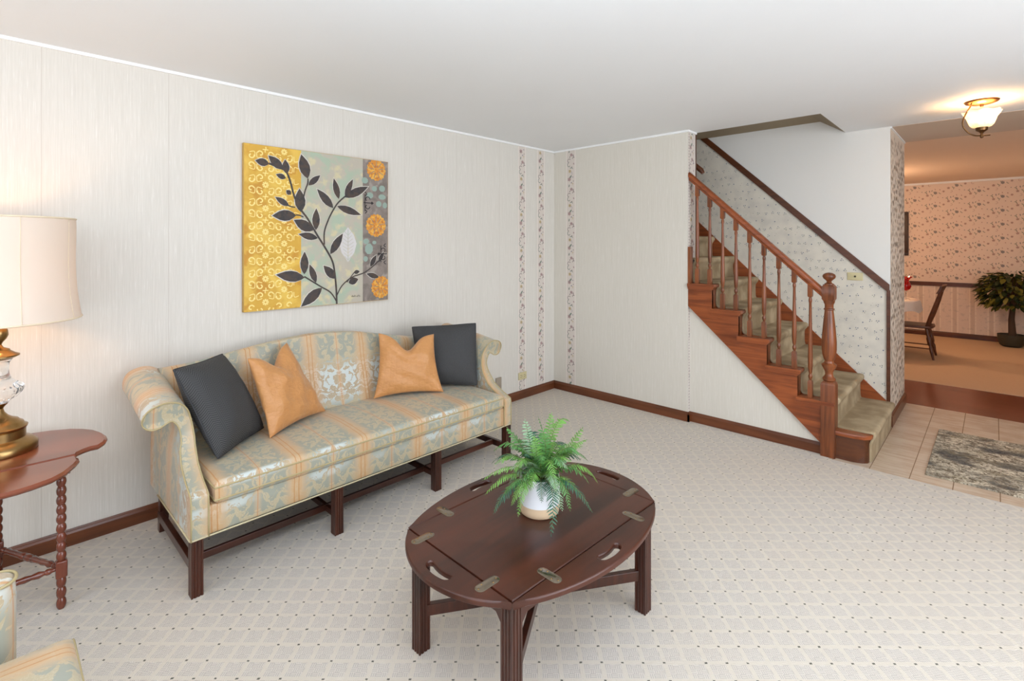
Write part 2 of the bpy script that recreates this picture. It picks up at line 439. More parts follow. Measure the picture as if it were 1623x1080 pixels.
# --- floral motif helper (flat polygons just proud of the paper, part of the wall's own mesh)
def motif(bm, P, cx, cz, kind, s, rnd, mi):
    """P maps (a,b) wall coordinates to 3D"""
    def leafp(x, z, ang, L, W, m):
        pts = []
        for t, w in ((0, 0), (.25, .8), (.55, 1), (.8, .6), (1, 0), (.8, -.6), (.55, -1), (.25, -.8)):
            u, v = t*L, w*W/2
            pts.append(P(x+u*math.cos(ang)-v*math.sin(ang), z+u*math.sin(ang)+v*math.cos(ang)))
        poly(bm, pts, m)
    def vine(pts, w, m):
        q = catmull([Vector((a, b, 0)) for a, b in pts], 4)
        for a, b in zip(q, q[1:]):
            d = (b-a).normalized(); n = Vector((-d.y, d.x, 0))*w
            poly(bm, [P(*(a+n)[:2]), P(*(b+n)[:2]), P(*(b-n)[:2]), P(*(a-n)[:2])], m)
    if kind == 'flower':
        n = rnd.randint(5, 6); a0 = rnd.random()*6
        for k in range(n): leafp(cx, cz, a0+k*2*PI/n, s, s*.7, mi[0])
        poly(bm, [P(cx+s*.28*math.cos(k), cz+s*.28*math.sin(k)) for k in [i*2*PI/6 for i in range(6)]], mi[1])
    elif kind == 'dot': poly(bm, [P(cx+s*math.cos(k*PI/3), cz+s*math.sin(k*PI/3)) for k in range(6)], mi[0])
    elif kind == 'bud': leafp(cx, cz, rnd.random()*6.3, s, s*.6, mi[0])
    elif kind == 'leaf': leafp(cx, cz, rnd.random()*6.3, s, s*.38, mi[0])
    elif kind == 'curl':
        a0 = rnd.random()*6.3
        vine([(cx+s*(1-k/7)*math.cos(a0+k*.8), cz+s*(1-k/7)*math.sin(a0+k*.8)) for k in range(6)], s*.10, mi[0])
    elif kind == 'sprig':
        a0 = rnd.random()*6.3
        vine([(cx, cz), (cx+s*.6*math.cos(a0), cz+s*.6*math.sin(a0)), (cx+s*1.1*math.cos(a0+.4), cz+s*1.1*math.sin(a0+.4))], s*.08, mi[0])
        leafp(cx+s*.6*math.cos(a0), cz+s*.6*math.sin(a0), a0+1, s*.5, s*.2, mi[0]); leafp(cx+s*.4*math.cos(a0), cz+s*.4*math.sin(a0), a0-1, s*.5, s*.2, mi[0])
MB = [plain('border_cream', rgb(218, 208, 198), .6), plain('border_edge', rgb(238, 230, 222), .5),
      plain('print_mauve', rgb(176, 148, 144), .6), plain('print_green', rgb(124, 136, 122), .6), plain('print_blue', rgb(156, 146, 158), .6),
      plain('print_tan', rgb(196, 176, 132), .6), plain('print_dark', rgb(138, 122, 120), .6)]
def border(bm, P, w, z0, z1, seed, o):
    """vertical floral border of width w; material offset o"""
    r = random.Random(seed)
    poly(bm, [P(0, z0), P(w, z0), P(w, z1), P(0, z1)], o)
    for a in (0.004, w-.012): poly(bm, [P(a, z0, 1), P(a+.008, z0, 1), P(a+.008, z1, 1), P(a, z1, 1)], o+1)
    Q = lambda a, b: P(a, b, 1)
    z = z0+.03
    seq = [('curl', -.2, 6, .024), ('sprig', .15, 6, .036), ('dot', -.1, 6, .006), ('flower', .05, 2, .017), ('leaf', -.2, 3, .030), ('sprig', .2, 5, .026), ('bud', .0, 4, .018), ('dot', .25, 6, .005),
           ('flower', -.15, 2, .020), ('dot', .2, 4, .006), ('leaf', .1, 3, .042), ('curl', .0, 4, .018), ('flower', -.1, 5, .018), ('sprig', .2, 3, .030), ('dot', .1, 6, .005), ('curl', -.15, 3, .026), ('bud', .25, 2, .020)]
    rep = .345; z = z0+.02-seed*.06 % rep
    while z < z1:
        r = random.Random(4)
        for i, (kind, dx, c, sz) in enumerate(seq):
            zz_ = z+rep*i/len(seq); an = r.random()
            if z0+.02 < zz_ < z1-.02:
                motif(bm, Q, w*(.5+dx), zz_, kind, sz*1.12, r, (o+c, o+6))
            else: motif(BM(), Q, 0, 0, kind, sz, r, (0, 0))
        z += rep

bm = BM(); box(bm, (-0.12, YF, 0), (0, YW, 2.75))
for k, (a, b) in enumerate([(-.546, -.434), (-.27, -.15)]):
    border(bm, lambda u, z, e=0, a=a: (.0006+e*.0005+e*lift(), a+u, z), b-a, .08, H-.012, 5+k, 1)
struct('wall_left', bm, [M['paper']]+MB, recalc=False)
bm = BM(); box(bm, (0, 0, 0), (X1, .03, H)); box(bm, (0, .03, 0), (X1, .145, H))
border(bm, lambda u, z, e=0: (.155+u, -.0006-e*.0005-e*lift(), z), .124, .08, H-.012, 9, 1)
border(bm, lambda u, z, e=0: (X1+.0006+e*.0005+e*lift(), .004+u, z), .13, .08, H-.012, 12, 1)
# dotted edge of the end strip
zz = .1
while zz < H-.03:
    for a in (.012, .022, .122):
        poly(bm, [(X1+.0016, a, zz), (X1+.0016, a+.004, zz), (X1+.0016, a+.004, zz+.012), (X1+.0016, a, zz+.012)], 7)
    zz += .024
struct('wall_back', bm, [M['paper2']]+MB, recalc=False)
# panel below the stairs
bm = BM(); prism(bm, [(X1, 0), (2.42, 0), (2.42, .10), (X1, 1.02)], 'y', .03, .06); struct('wall_under_stairs', bm, M['paper2'])

# block between stairs and dining room: white upper face, sprigged lower face, leafy end face
gg, cc, vv = m_stairpaper(); gg.col(cc); gg.set(Roughness=.55); M['sprig'] = gg.mat
M['sp_blue'] = plain('sprig_blue', rgb(104, 112, 128), .6); M['sp_green'] = plain('sprig_green', rgb(140, 146, 132), .6); M['sp_tan'] = plain('sprig_tan', rgb(198, 188, 170), .6)
bm = BM(); box(bm, (-.1, YW, 0), (XC, YS, 2.75))
zl = lambda x: 1.094+(2.666-x)*.9446
rn = random.Random(3)
yy = YW-.0008
poly(bm, [(0.7, yy, 1.9), (XC, yy, 0.05), (XC, yy, zl(XC)+.03), (1.15, yy, 2.555), (0.7, yy, 2.555)], 1)
R_ = lambda a, b: (a, yy-.0008-lift(), b)
for i in range(40):
    for j in range(34):
        x_ = .75+i*.056+(j % 2)*.028+rn.uniform(-.01, .01); z_ = .12+j*.072+rn.uniform(-.012, .012)
        if z_ > 2.53 or z_ > zl(x_)+.02 or z_ < .18+.955*(2.66-x_) or x_ > 2.65: continue
        t = rn.random()
        if t < .55:
            a0 = rn.random()*6
            for k in range(3): motif(bm, R_, x_+.0085*math.cos(a0+k*2.1), z_+.0085*math.sin(a0+k*2.1), 'dot', rn.uniform(.0034, .0050), rn, (rn.choice([2, 2, 3]), 2))
            motif(bm, R_, x_, z_-.006, 'sprig', .016, rn, (4, 4))
        elif t < .75: motif(bm, R_, x_, z_, 'dot', .0055, rn, (2, 2))
        elif t < .9: motif(bm, R_, x_, z_, 'dot', .003, rn, (3, 2)); motif(bm, R_, x_+.012, z_+.02, 'dot', .003, rn, (4, 2))
# leafy paper on the end face and its return
M['leafpaper'] = plain('leaf_print_paper', rgb(226, 214, 198), .6); M['leaf_brown'] = plain('leaf_print_brown', rgb(120, 92, 72), .6); M['leaf_green'] = plain('leaf_print_green', rgb(158, 142, 118), .6)
xe = XC+.0008
poly(bm, [(xe, YW, 0), (xe, YS, 0), (xe, YS, H), (xe, YW, H)], 5)
E_ = lambda a, b: (xe+.0008+lift(), a, b)
for i in range(22):
    for j in range(46):
        a_ = YW+.03+i*.038+rn.uniform(-.01, .01); z_ = .1+j*.05+rn.uniform(-.012, .012)
        if a_ > YS-.03 or z_ > H-.05: continue
        if rn.random() < .8:
            s = rn.uniform(.03, .05); an = rn.choice([1, -1])*rn.uniform(1.1, 2.0)
            q = [(0, 0), (.3*s, .17*s), (.65*s, .15*s), (s, 0), (.65*s, -.15*s), (.3*s, -.17*s)]
            poly(bm, [E_(a_+u*math.cos(an)-v*math.sin(an), z_+u*math.sin(an)+v*math.cos(an)) for u, v in q], rn.choice([6, 6, 7]))
struct('wall_stairs', bm, [M['white_wall'], M['sprig'], M['sp_blue'], M['sp_green'], M['sp_tan'], M['leafpaper'], M['leaf_brown'], M['leaf_green']], recalc=False)

# dining room walls
M['dpaper'] = plain('rose_floral_paper', rgb(226, 206, 190), .6); M['dpaper2'] = None
g = G('striped_dado_paper'); x, y, z = g.pos(); u = (x/0.21).fract()
c = g.mix(g.step((u-.5).abs(), .12, .09), rgb(220, 200, 184), rgb(206, 184, 166))
c = g.mix(g.step(((u-.5).abs()-.17).abs(), .02, .008), c, rgb(240, 226, 208)); c = g.mix(g.step(g.noise(g.vec(x, z, 0.0), 22, 3), .55, .65)*.35, c, rgb(170, 158, 148))
g.col(c); g.set(Roughness=.6); M['dpaper2'] = g.mat
M['dp_a'] = plain('rose_print_mauve', rgb(184, 150, 138), .6); M['dp_b'] = plain('rose_print_sage', rgb(146, 142, 124), .6); M['dp_c'] = plain('rose_print_grey', rgb(140, 132, 132), .6)
bm = BM(); box(bm, (-.1, YD, 0), (XR, YD+.12, HD+.1))
yd = YD-.001
poly(bm, [(0, yd, 0), (XR, yd, 0), (XR, yd, .86), (0, yd, .86)], 1); poly(bm, [(0, yd, .86), (XR, yd, .86), (XR, yd, HD), (0, yd, HD)], 2)
D_ = lambda a, b: (a, yd-.001-lift(), b)
for i in range(20):
    for j in range(8):
        a_ = .26+i*.26; z_ = .95+j*.21+(i % 2)*.105; r9 = random.Random(17)
        for kind, dx, dz, sz, c in (('flower', 0, 0, .026, 5), ('leaf', -.03, .02, .026, 4), ('leaf', .0, .045, .028, 3), ('leaf', -.075, .045, .034, 5), ('sprig', -.11, .04, .05, 4), ('leaf', -.035, .05, .030, 4),
                                    ('flower', -.10, -.035, .022, 3), ('sprig', -.04, -.06, .045, 4), ('bud', .05, .06, .024, 3), ('leaf', .07, -.02, .030, 4), ('flower', .10, .02, .018, 3), ('dot', .03, -.07, .008, 3), ('dot', .09, -.08, .007, 5), ('curl', -.07, -.085, .024, 3), ('dot', .045, .0, .007, 5)):
            if .9 < z_+dz < HD-.05: motif(bm, D_, a_+dx, z_+dz, kind, sz, r9, (c, 4))
            else: r9.random()
struct('wall_dining', bm, [M['white_wall'], M['dpaper2'], M['dpaper'], M['dp_a'], M['dp_b'], M['dp_c']], recalc=False)
bm = BM(); box(bm, (-.12, YS, 0), (0, YD, HD+.1)); struct('wall_dining_left', bm, M['white_wall'])

# walls behind / beside the camera, with assumed window openings
def wall_with_hole(bm, ax, a0, a1, h0, h1, z0, z1, t0, t1, top):
    def B(p0, p1, q0, q1):
        if ax == 'y': box(bm, (p0, t0, q0), (p1, t1, q1))
        else: box(bm, (t0, p0, q0), (t1, p1, q1))
    B(a0, h0, 0, top); B(h1, a1, 0, top); B(h0, h1, 0, z0); B(h0, h1, z1, top)
bm = BM(); wall_with_hole(bm, 'y', -.12, XR+.12, .9, 4.3, .6, 2.3, YF-.12, YF, 2.75); struct('wall_front', bm, M['paper'])
bm = BM(); wall_with_hole(bm, 'x', YF, YD, -3.5, -.5, .6, 2.3, XR, XR+.12, 2.75); struct('wall_right', bm, M['white_wall'])
for nm, ax in (('assumed_window_1', 'y'), ('assumed_window_2', 'x')):  # assumed windows out of view, added to go with the daylight lights
    bm = BM()
    a0, a1 = (.9, 4.3) if ax == 'y' else (-3.5, -.5)
    def B(p0, p1, q0, q1):
        if ax == 'y': box(bm, (p0, YF-.1, q0), (p1, YF-.03, q1))
        else: box(bm, (XR+.03, p0, q0), (XR+.1, p1, q1))
    B(a0, a1, .6, .66); B(a0, a1, 2.24, 2.3); B(a0, a0+.06, .66, 2.24); B(a1-.06, a1, .66, 2.24); B((a0+a1)/2-.03, (a0+a1)/2+.03, .66, 2.24)
    struct(nm, bm, M['white_trim'])

# baseboards
def baseb(bm, p, q, n, h=.08, t=.014):
    """moulded skirting from p to q (xy), n = unit normal into the room"""
    prof = [(0, 0), (t, 0), (t, h-.02), (t*.6, h-.010), (t*.55, h-.006), (t*.35, h), (0, h)]
    A = [bm.verts.new((p[0]+n[0]*a, p[1]+n[1]*a, z)) for a, z in prof]; B = [bm.verts.new((q[0]+n[0]*a, q[1]+n[1]*a, z)) for a, z in prof]
    k = len(prof)
    for i in range(k): bm.faces.new((A[i-1], A[i], B[i], B[i-1]))
    bm.faces.new(A); bm.faces.new(B[::-1])
bm = BM(); baseb(bm, (0, YF), (0, 0), (1, 0)); struct('baseboard_left', bm, M['base'])
bm = BM(); baseb(bm, (0, 0), (X1+.014, 0), (0, -1)); baseb(bm, (X1, -.014), (X1, .03), (1, 0)); struct('baseboard_back', bm, M['basex'])
bm = BM(); baseb(bm, (X1, .03), (2.41, .03), (0, -1)); struct('baseboard_under_stairs', bm, M['basex'])
bm = BM(); baseb(bm, (XC, YW+.0), (XC, YS+.014), (1, 0), .1); struct('baseboard_hall', bm, M['base'])
bm = BM(); baseb(bm, (0, YD-.001), (XR, YD-.001), (0, -1), .085, .016); struct('baseboard_dining', bm, M['stairdk'])
bm = BM(); baseb(bm, (XR, YF), (XR, YD), (-1, 0)); struct('baseboard_right', bm, M['base'])
# thin white cornice and wooden trims
bm = BM(); box(bm, (0, YF, H-.016), (.014, 0, H)); box(bm, (0, -.014, H-.016), (X1+.012, 0, H)); box(bm, (X1, 0, H-.016), (X1+.012, .15, H)); struct('trim_1', bm, M['white_trim'])
bm = BM(); box(bm, (0, YD-.03, HD-.03), (XR, YD-.001, HD)); box(bm, (XC, YW, H-.014), (XC+.01, YS, H)); struct('trim_2', bm, M['ceil'])
bm = BM(); box(bm, (0, YD-.022, .815), (XR, YD-.001, .875)); box(bm, (0, YD-.03, .862), (XR, YD-.001, .878)); struct('trim_3', bm, M['stairdk'])
bm = BM()     # sloping rail on the stair wall with its short upright
zt = lambda x: zl(x)+.071
prism(bm, [(.7, zl(.7)), (XC-.004, zl(XC-.004)), (XC-.004, zt(XC-.004)), (.7, zt(.7))], 'y', YW-.02, YW)
struct('trim_4', bm, M['stairdk'], bevel=.003)
bm = BM(); box(bm, (XC-.024, YW-.014, .19), (XC, YW, zl(XC-.02)+.01)); struct('trim_5', bm, M['stairdk'])
bm = BM(); box(bm, (X1-.02, .145, 1.3), (X1+.003, .16, H)); struct('trim_6', bm, M['stairdk'])
bm = BM(); box(bm, (X1, -.004, 1.157), (X1+.02, .05, 1.463)); struct('trim_7', bm, M['stairz'])

# ------------------------------------------------------------------ staircase
st = thing('staircase', 'wooden open-sided staircase with turned balusters and a tan carpet runner', 'staircase', (1.9, .5, 0))
NT = 10; rise = .1935; run = .2075
ZT = lambda k: .19+(k-1)*rise           # top of tread k (1-based)
XN = lambda k: 2.70-(k-1)*run           # nosing x of tread k
for k in range(1, NT+1):
    bm = BM(); z = ZT(k); xn = XN(k); xb = xn-run-.03
    y0_ = -.022 if k > 1 else .0
    if k > 6: y0_ = .15
    if k == 1:
        pts = [(2.40, .0), (2.60, .0), (2.66, .018), (2.69, .05), (xn, .10), (xn, YW-.002), (2.40, YW-.002)]
        slab(bm, [[(a, b) for a, b in pts]], z-.028, z, [(0.004, z-.028), (0, z-.022), (0, z-.006), (.004, z)])
    else:
        xb2 = xb if not (k == 6) else X1+.002
        if k <= 6:
            prof = [(xb2, z-.028), (xn-.006, z-.028), (xn, z-.02), (xn, z-.008), (xn-.006, z), (xb2, z)]
            prism(bm, prof, 'y', y0_, YW-.002)
            if k <= 6:   # cove moulding under the nosing
                prism(bm, [(xb2+.0, z-.045), (xn-.022, z-.045), (xn-.008, z-.028), (xb2, z-.028)], 'y', -.014, .02)
        else:
            box(bm, (xb, y0_, z-.028), (xn, YW-.002, z))
    obj('tread', bm, M['stair'], st, smooth=30)
    bm = BM()
    if k == 1:
        pts = [(2.40, .012), (2.59, .012), (2.645, .03), (2.672, .06), (2.68, .11), (2.68, YW-.002), (2.40, YW-.002)]
        slab(bm, [pts], 0, z-.028)
        obj('riser', bm, M['stairdk'], st, smooth=40)
    else:
        box(bm, (xn-.045, y0_+.03, z-rise), (xn-.026, YW-.002, z-.028)); obj('riser', bm, M['stair'], st)
bm = BM()   # cut stringer on the open side
pts = [(2.41, .079)]
zs = lambda x: .079+(2.41-x)*.9135
pts = [(X1, zs(X1)), (2.41, zs(2.41)), (2.41, ZT(2)-.028)]
for k in range(2, 7):
    xr = XN(k)-.026
    if k > 2: pts += [(xr, ZT(k-1)-.028), (xr, ZT(k)-.028)]
pts += [(X1, ZT(6)-.028)]
prism(bm, pts, 'y', .0, .03); obj('stringer', bm, M['stair'], st)
bm = BM()   # skirt board along the wall
sk = lambda x: .216+.955*(2.664-x)
prism(bm, [(.7, sk(.7)-.45), (2.664, 0.0), (2.675, .0), (2.675, .19), (.7, sk(.7))], 'y', YW-.014, YW-.001)
obj('skirt_board', bm, M['stair'], st, bevel=.003)
bm = BM()   # carpet runner that follows every step
ya, yb = .085, YW-.018; th = .016
prof = [(2.684+.004, 0.002), (2.684+.006, .10)]
for k in range(1, NT+1):
    z = ZT(k); xn = XN(k)
    r0 = 2.684 if k == 1 else xn-.026+.004
    prof += [(r0+.01, z-.06), (xn+.006, z-.030), (xn+.014, z-.012), (xn+.011, z+.008), (xn-.006, z+.018), (xn-.05, z+.017)]
    xr = xn-run-.026+.010
    if k < NT: prof += [(xr+.03, z+.015), (xr+.008, z+.022), (xr+.004, z+.06)]
prof2 = catmull([Vector((a, 0, b)) for a, b in prof], 3)
inner = []
n_ = len(prof2)
for i, p in enumerate(prof2):
    d = (prof2[min(i+1, n_-1)]-prof2[max(i-1, 0)]).normalized(); nn = Vector((d.z, 0, -d.x))
    inner.append(p-nn*th)
ys_ = [ya, ya+.004, ya+.012]+[ya+(yb-ya)*i/8 for i in range(1, 8)]+[yb-.005, yb]
rr = []
for j, yv in enumerate(ys_):
    row = []
    for i, p in enumerate(prof2):
        d = (prof2[min(i+1, n_-1)]-prof2[max(i-1, 0)]).normalized(); nn = Vector((d.z, 0, -d.x))
        off = .008 if j == 0 else (.003 if j == 1 else 0)
        q = p-nn*off; row.append(bm.verts.new((q.x, yv, max(q.z, .001))))
    rr.append(row)
for a, b in zip(rr, rr[1:]):
    for i in range(n_-1): bm.faces.new((a[i], a[i+1], b[i+1], b[i]))
ir = [[bm.verts.new((p.x, yv, max(p.z, .001))) for p in inner] for yv in (ya+.002, yb)]
for i in range(n_-1):
    bm.faces.new((rr[0][i+1], rr[0][i], ir[0][i], ir[0][i+1])); bm.faces.new((rr[-1][i], rr[-1][i+1], ir[1][i+1], ir[1][i]))
obj('stair_runner', bm, M['runner'], st, smooth=60)
# newel post
NX, NY = 2.452, .028
bm = BM(); s = .044
slab(bm, [[(NX-s, NY-s), (NX+s, NY-s), (NX+s, NY+s), (NX-s, NY+s)]], 0, .525, [(0, 0), (0, .50), (.006, .515), (.022, .525)])
lathe(bm, [(.030, .522), (.040, .532), (.041, .545), (.030, .556), (.024, .57), (.026, .59), (.036, .61), (.046, .632), (.047, .64), (.031, .652), (.027, .665), (.034, .68), (.042, .71), (.046, .75), (.046, .80), (.042, .86), (.036, .93), (.030, .99), (.027, 1.02), (.033, 1.024), (.033, 1.032), (.027, 1.036), (.027, 1.06), (.034, 1.075), (.036, 1.09)], (NX, NY, 0), 28)
s = .038
slab(bm, [[(NX-s, NY-s), (NX+s, NY-s), (NX+s, NY+s), (NX-s, NY+s)]], 1.085, 1.20, [(.012, 1.085), (.0, 1.10), (0, 1.185), (.014, 1.20)])
nw = obj('newel_post', bm, M['stairz'], st, smooth=35)
bm = BM(); lathe(bm, [(.030, 1.20), (.030, 1.206), (.018, 1.212), (.014, 1.222), (.022, 1.232), (.036, 1.244), (.041, 1.258), (.036, 1.272), (.022, 1.281), (.004, 1.285)], (NX, NY, 0), 28)
obj('newel_cap', bm, M['stairz'], nw, smooth=60)
# handrail
hb = lambda x: 1.103+(2.42-x)*.9375       # underside
bm = BM()
pr = [(-.018, 0), (.018, 0), (.020, .018), (.031, .026), (.033, .042), (.028, .058), (.014, .068), (-.014, .068), (-.028, .058), (-.033, .042), (-.031, .026), (-.020, .018)]
xa, xb_ = X1+.003, NX-.036
A = [bm.verts.new((xa, NY+a, hb(xa)+b)) for a, b in pr]; B = [bm.verts.new((xb_, NY+a, hb(xb_)+b)) for a, b in pr]
for i in range(len(pr)): bm.faces.new((A[i-1], A[i], B[i], B[i-1]))
bm.faces.new(A); bm.faces.new(B)
obj('handrail', bm, M['stair'], st, smooth=35)
# balusters
for k in range(9):
    x = 1.506+.1037*k
    tk = next(t for t in range(6, 1, -1) if XN(t) > x+.03 and XN(t)-run < x+.05)
    z0 = ZT(tk); z1 = hb(x)+.012; bh = .125+((XN(tk)-x) > .1)*.0
    bm = BM(); s = .015
    slab(bm, [[(x-s, NY-s), (x+s, NY-s), (x+s, NY+s), (x-s, NY+s)]], z0, z0+bh, [(0, z0), (0, z0+bh-.012), (.006, z0+bh)])
    b = z0+bh; L = z1-.09-b
    lathe(bm, [(.008, b-.002), (.008, b+.006), (.013, b+.018), (.014, b+.03), (.009, b+.042), (.008, b+.048), (.012, b+.056), (.0155, b+.10), (.016, b+.16), (.014, b+L*.45), (.0105, b+L*.7), (.0085, b+L*.93), (.0115, b+L*.95), (.0115, b+L*.97), (.008, b+L)], (x, NY, 0), 14)
    slab(bm, [[(x-s, NY-s), (x+s, NY-s), (x+s, NY+s), (x-s, NY+s)]], z1-.09, z1, [(.006, z1-.09), (0, z1-.082), (0, z1)])
    obj('baluster', bm, M['stairz'], st, smooth=40)
# short wall handrail inside the enclosed flight
bm = BM(); tube(bm, [(.9, .23, 2.62), (1.2, .23, 2.35), (1.452, .23, 2.125), (1.468, .23, 2.10)], [.022, .022, .022, .016], 12)
tube(bm, [(1.1, .16, 2.40), (1.1, .23, 2.43)], .008, 8)
tag(obj('wall_handrail', bm, M['stairdk'], smooth=50), 'end of a round brown handrail fixed inside the upper stairwell', 'handrail')

# ------------------------------------------------------------------ wall plates
t = thing('light_switch', 'almond switch plate on the sprigged stair wall beside the newel post', 'light switch', (2.44, YW-.003, 1.18))
bm = BM(); rbox(bm, (2.384, YW-.007, 1.179), (2.496, YW-.001, 1.245), .003); obj('cover_plate', bm, M['plate'], t, smooth=40)
bm = BM(); lathe(bm, [(.008, 0), (.008, .003), (.003, .004)], (2.44, YW-.006, 1.212), 14, (0, -1, 0)); box(bm, (2.437, YW-.016, 1.209), (2.443, YW-.008, 1.217)); obj('toggle', bm, M['slot'], t)
t = thing('wall_outlet', 'almond wall outlet low on the left wall over a floral border strip', 'outlet', (.003, -.4875, .18))
bm = BM(); rbox(bm, (.0013, -.545, .182), (.008, -.43, .252), .003); obj('cover_plate', bm, M['plate'], t, smooth=40)
for cy in (-.512, -.463):
    bm = BM()
    for dz in (-.012, .006): box(bm, (.0075, cy-.006, .217+dz), (.009, cy+.006, .217+dz+.003))
    box(bm, (.0075, cy+.011, .214), (.009, cy+.015, .219))
    obj('socket', bm, M['slot'], t)
bm = BM(); rbox(bm, (.0013, -.85, .15), (.014, -.78, .262), .004); tag(obj('phone_jack', bm, M['greyplate'], smooth=40), 'small grey-beige wall plate just behind the right arm of the sofa', 'wall plate')

# ------------------------------------------------------------------ painting
pt = thing('canvas_painting', 'square canvas of dark leaves over yellow, sage and taupe panels above the sofa', 'painting', (.0, -2.493, 1.075))
YA, YB, ZA, ZB, XF = -2.993, -1.995, 1.072, 2.095, .030
def homog():
    src = [(61, 25), (942, 140), (942, 963), (63, 1040)]; dst = [(0, 1), (1, 1), (1, 0), (0, 0)]
    A = []; b = []
    for (x, y), (u, v) in zip(src, dst):
        A.append([x, y, 1, 0, 0, 0, -u*x, -u*y]); b.append(u); A.append([0, 0, 0, x, y, 1, -v*x, -v*y]); b.append(v)
    n = 8
    for i in range(n):
        p = max(range(i, n), key=lambda r: abs(A[r][i])); A[i], A[p] = A[p], A[i]; b[i], b[p] = b[p], b[i]
        for r in range(n):
            if r != i:
                f = A[r][i]/A[i][i]; A[r] = [a-f*c for a, c in zip(A[r], A[i])]; b[r] -= f*b[i]
    return [b[i]/A[i][i] for i in range(n)]
HM = homog()
def cv(x, y):
    w = HM[6]*x+HM[7]*y+1
    return ((HM[0]*x+HM[1]*y+HM[2])/w, (HM[3]*x+HM[4]*y+HM[5])/w)
def onc(s, t, e): return (XF+.0006*e+lift(2e-5), YA+(YB-YA)*min(max(s, .002), .998), ZA+(ZB-ZA)*min(max(t, .002), .998))
def art(name, c1, c2, c3, sc, rough=.6):
    g = G(name); x, y, z = g.pos(); n = g.noise(g.vec(x, y*1.0, z), sc, 3, .6, .6); n2 = g.noise(g.vec(x+3.0, y, z), sc*1.7, 3)
    c = g.mix(g.step(n, .4, .62), c1, c2); c = g.mix(g.step(n2, .52, .66), c, c3); g.col(c); g.set(Roughness=rough); return g.mat
MA = [art('art_yellow', rgb(214, 166, 60), rgb(232, 192, 84), rgb(204, 148, 50), 6),
      art('art_sage', rgb(188, 180, 164), rgb(172, 186, 164), rgb(206, 196, 160), 7),
      art('art_taupe', rgb(142, 130, 122), rgb(120, 110, 102), rgb(160, 150, 140), 9),
      art('art_leaf', rgb(62, 56, 56), rgb(78, 64, 54), rgb(54, 50, 50), 18),
      plain('art_halo', rgb(214, 208, 198), .6), plain('art_cream_scroll', rgb(246, 224, 142), .6),
      art('art_orange', rgb(216, 140, 48), rgb(232, 178, 78), rgb(196, 116, 44), 30), plain('art_teal', rgb(148, 168, 156), .6),
      plain('art_white_leaf', rgb(212, 208, 206), .6), plain('art_black', rgb(40, 36, 36), .6), plain('art_rim', rgb(196, 158, 84), .7)]
bm = BM(); box(bm, (.002, YA, ZA), (XF, YB, ZB), 10)
s1 = .348; s2 = .792
def rect(a, b, c, d, m, e=1): poly(bm, [onc(a, c, e), onc(b, c, e), onc(b, d, e), onc(a, d, e)], m)
rect(0, s1, 0, 1, 0); rect(s1, s2, 0, 1, 1); rect(s2, 1, 0, 1, 2)
def stroke(pts, w, m, e=3, taper=False):
    q = catmull([Vector((a, b, 0)) for a, b in pts], 4); n = len(q); L = []; R = []
    for i, p in enumerate(q):
        d = (q[min(i+1, n-1)]-q[max(i-1, 0)]);
        if d.length < 1e-9: continue
        d.normalize(); nn = Vector((-d.y, d.x, 0))*w*(1-.6*i/n if taper else 1)
        L.append(p+nn); R.append(p-nn)
    for i in range(len(L)-1): poly(bm, [onc(L[i].x, L[i].y, e), onc(L[i+1].x, L[i+1].y, e), onc(R[i+1].x, R[i+1].y, e), onc(R[i].x, R[i].y, e)], m)
def lf(bx, by, tx, ty, w, m=3, e=5, halo=True):
    (a, b), (c, d) = cv(bx, by), cv(tx, ty)
    v = Vector((c-a, d-b)); L = v.length; v.normalize(); n = Vector((-v.y, v.x)); W = w/900*.98
    for mm, ee, k in (((4, e-2, 1.16),) if halo else ())+((m, e, 1.0),):
        pts = []
        for t, ww in ((0, 0), (.12, .5), (.3, .92), (.5, 1), (.7, .78), (.88, .34), (1, 0)):
            pts.append((t*L*(1 if k == 1 else 1.05)-.0*L, ww*W/2*k))
        full = pts+[(t, -ww) for t, ww in pts[-2:0:-1]]
        poly(bm, [onc(a+v.x*t+n.x*ww, b+v.y*t+n.y*ww, ee) for t, ww in full], mm)
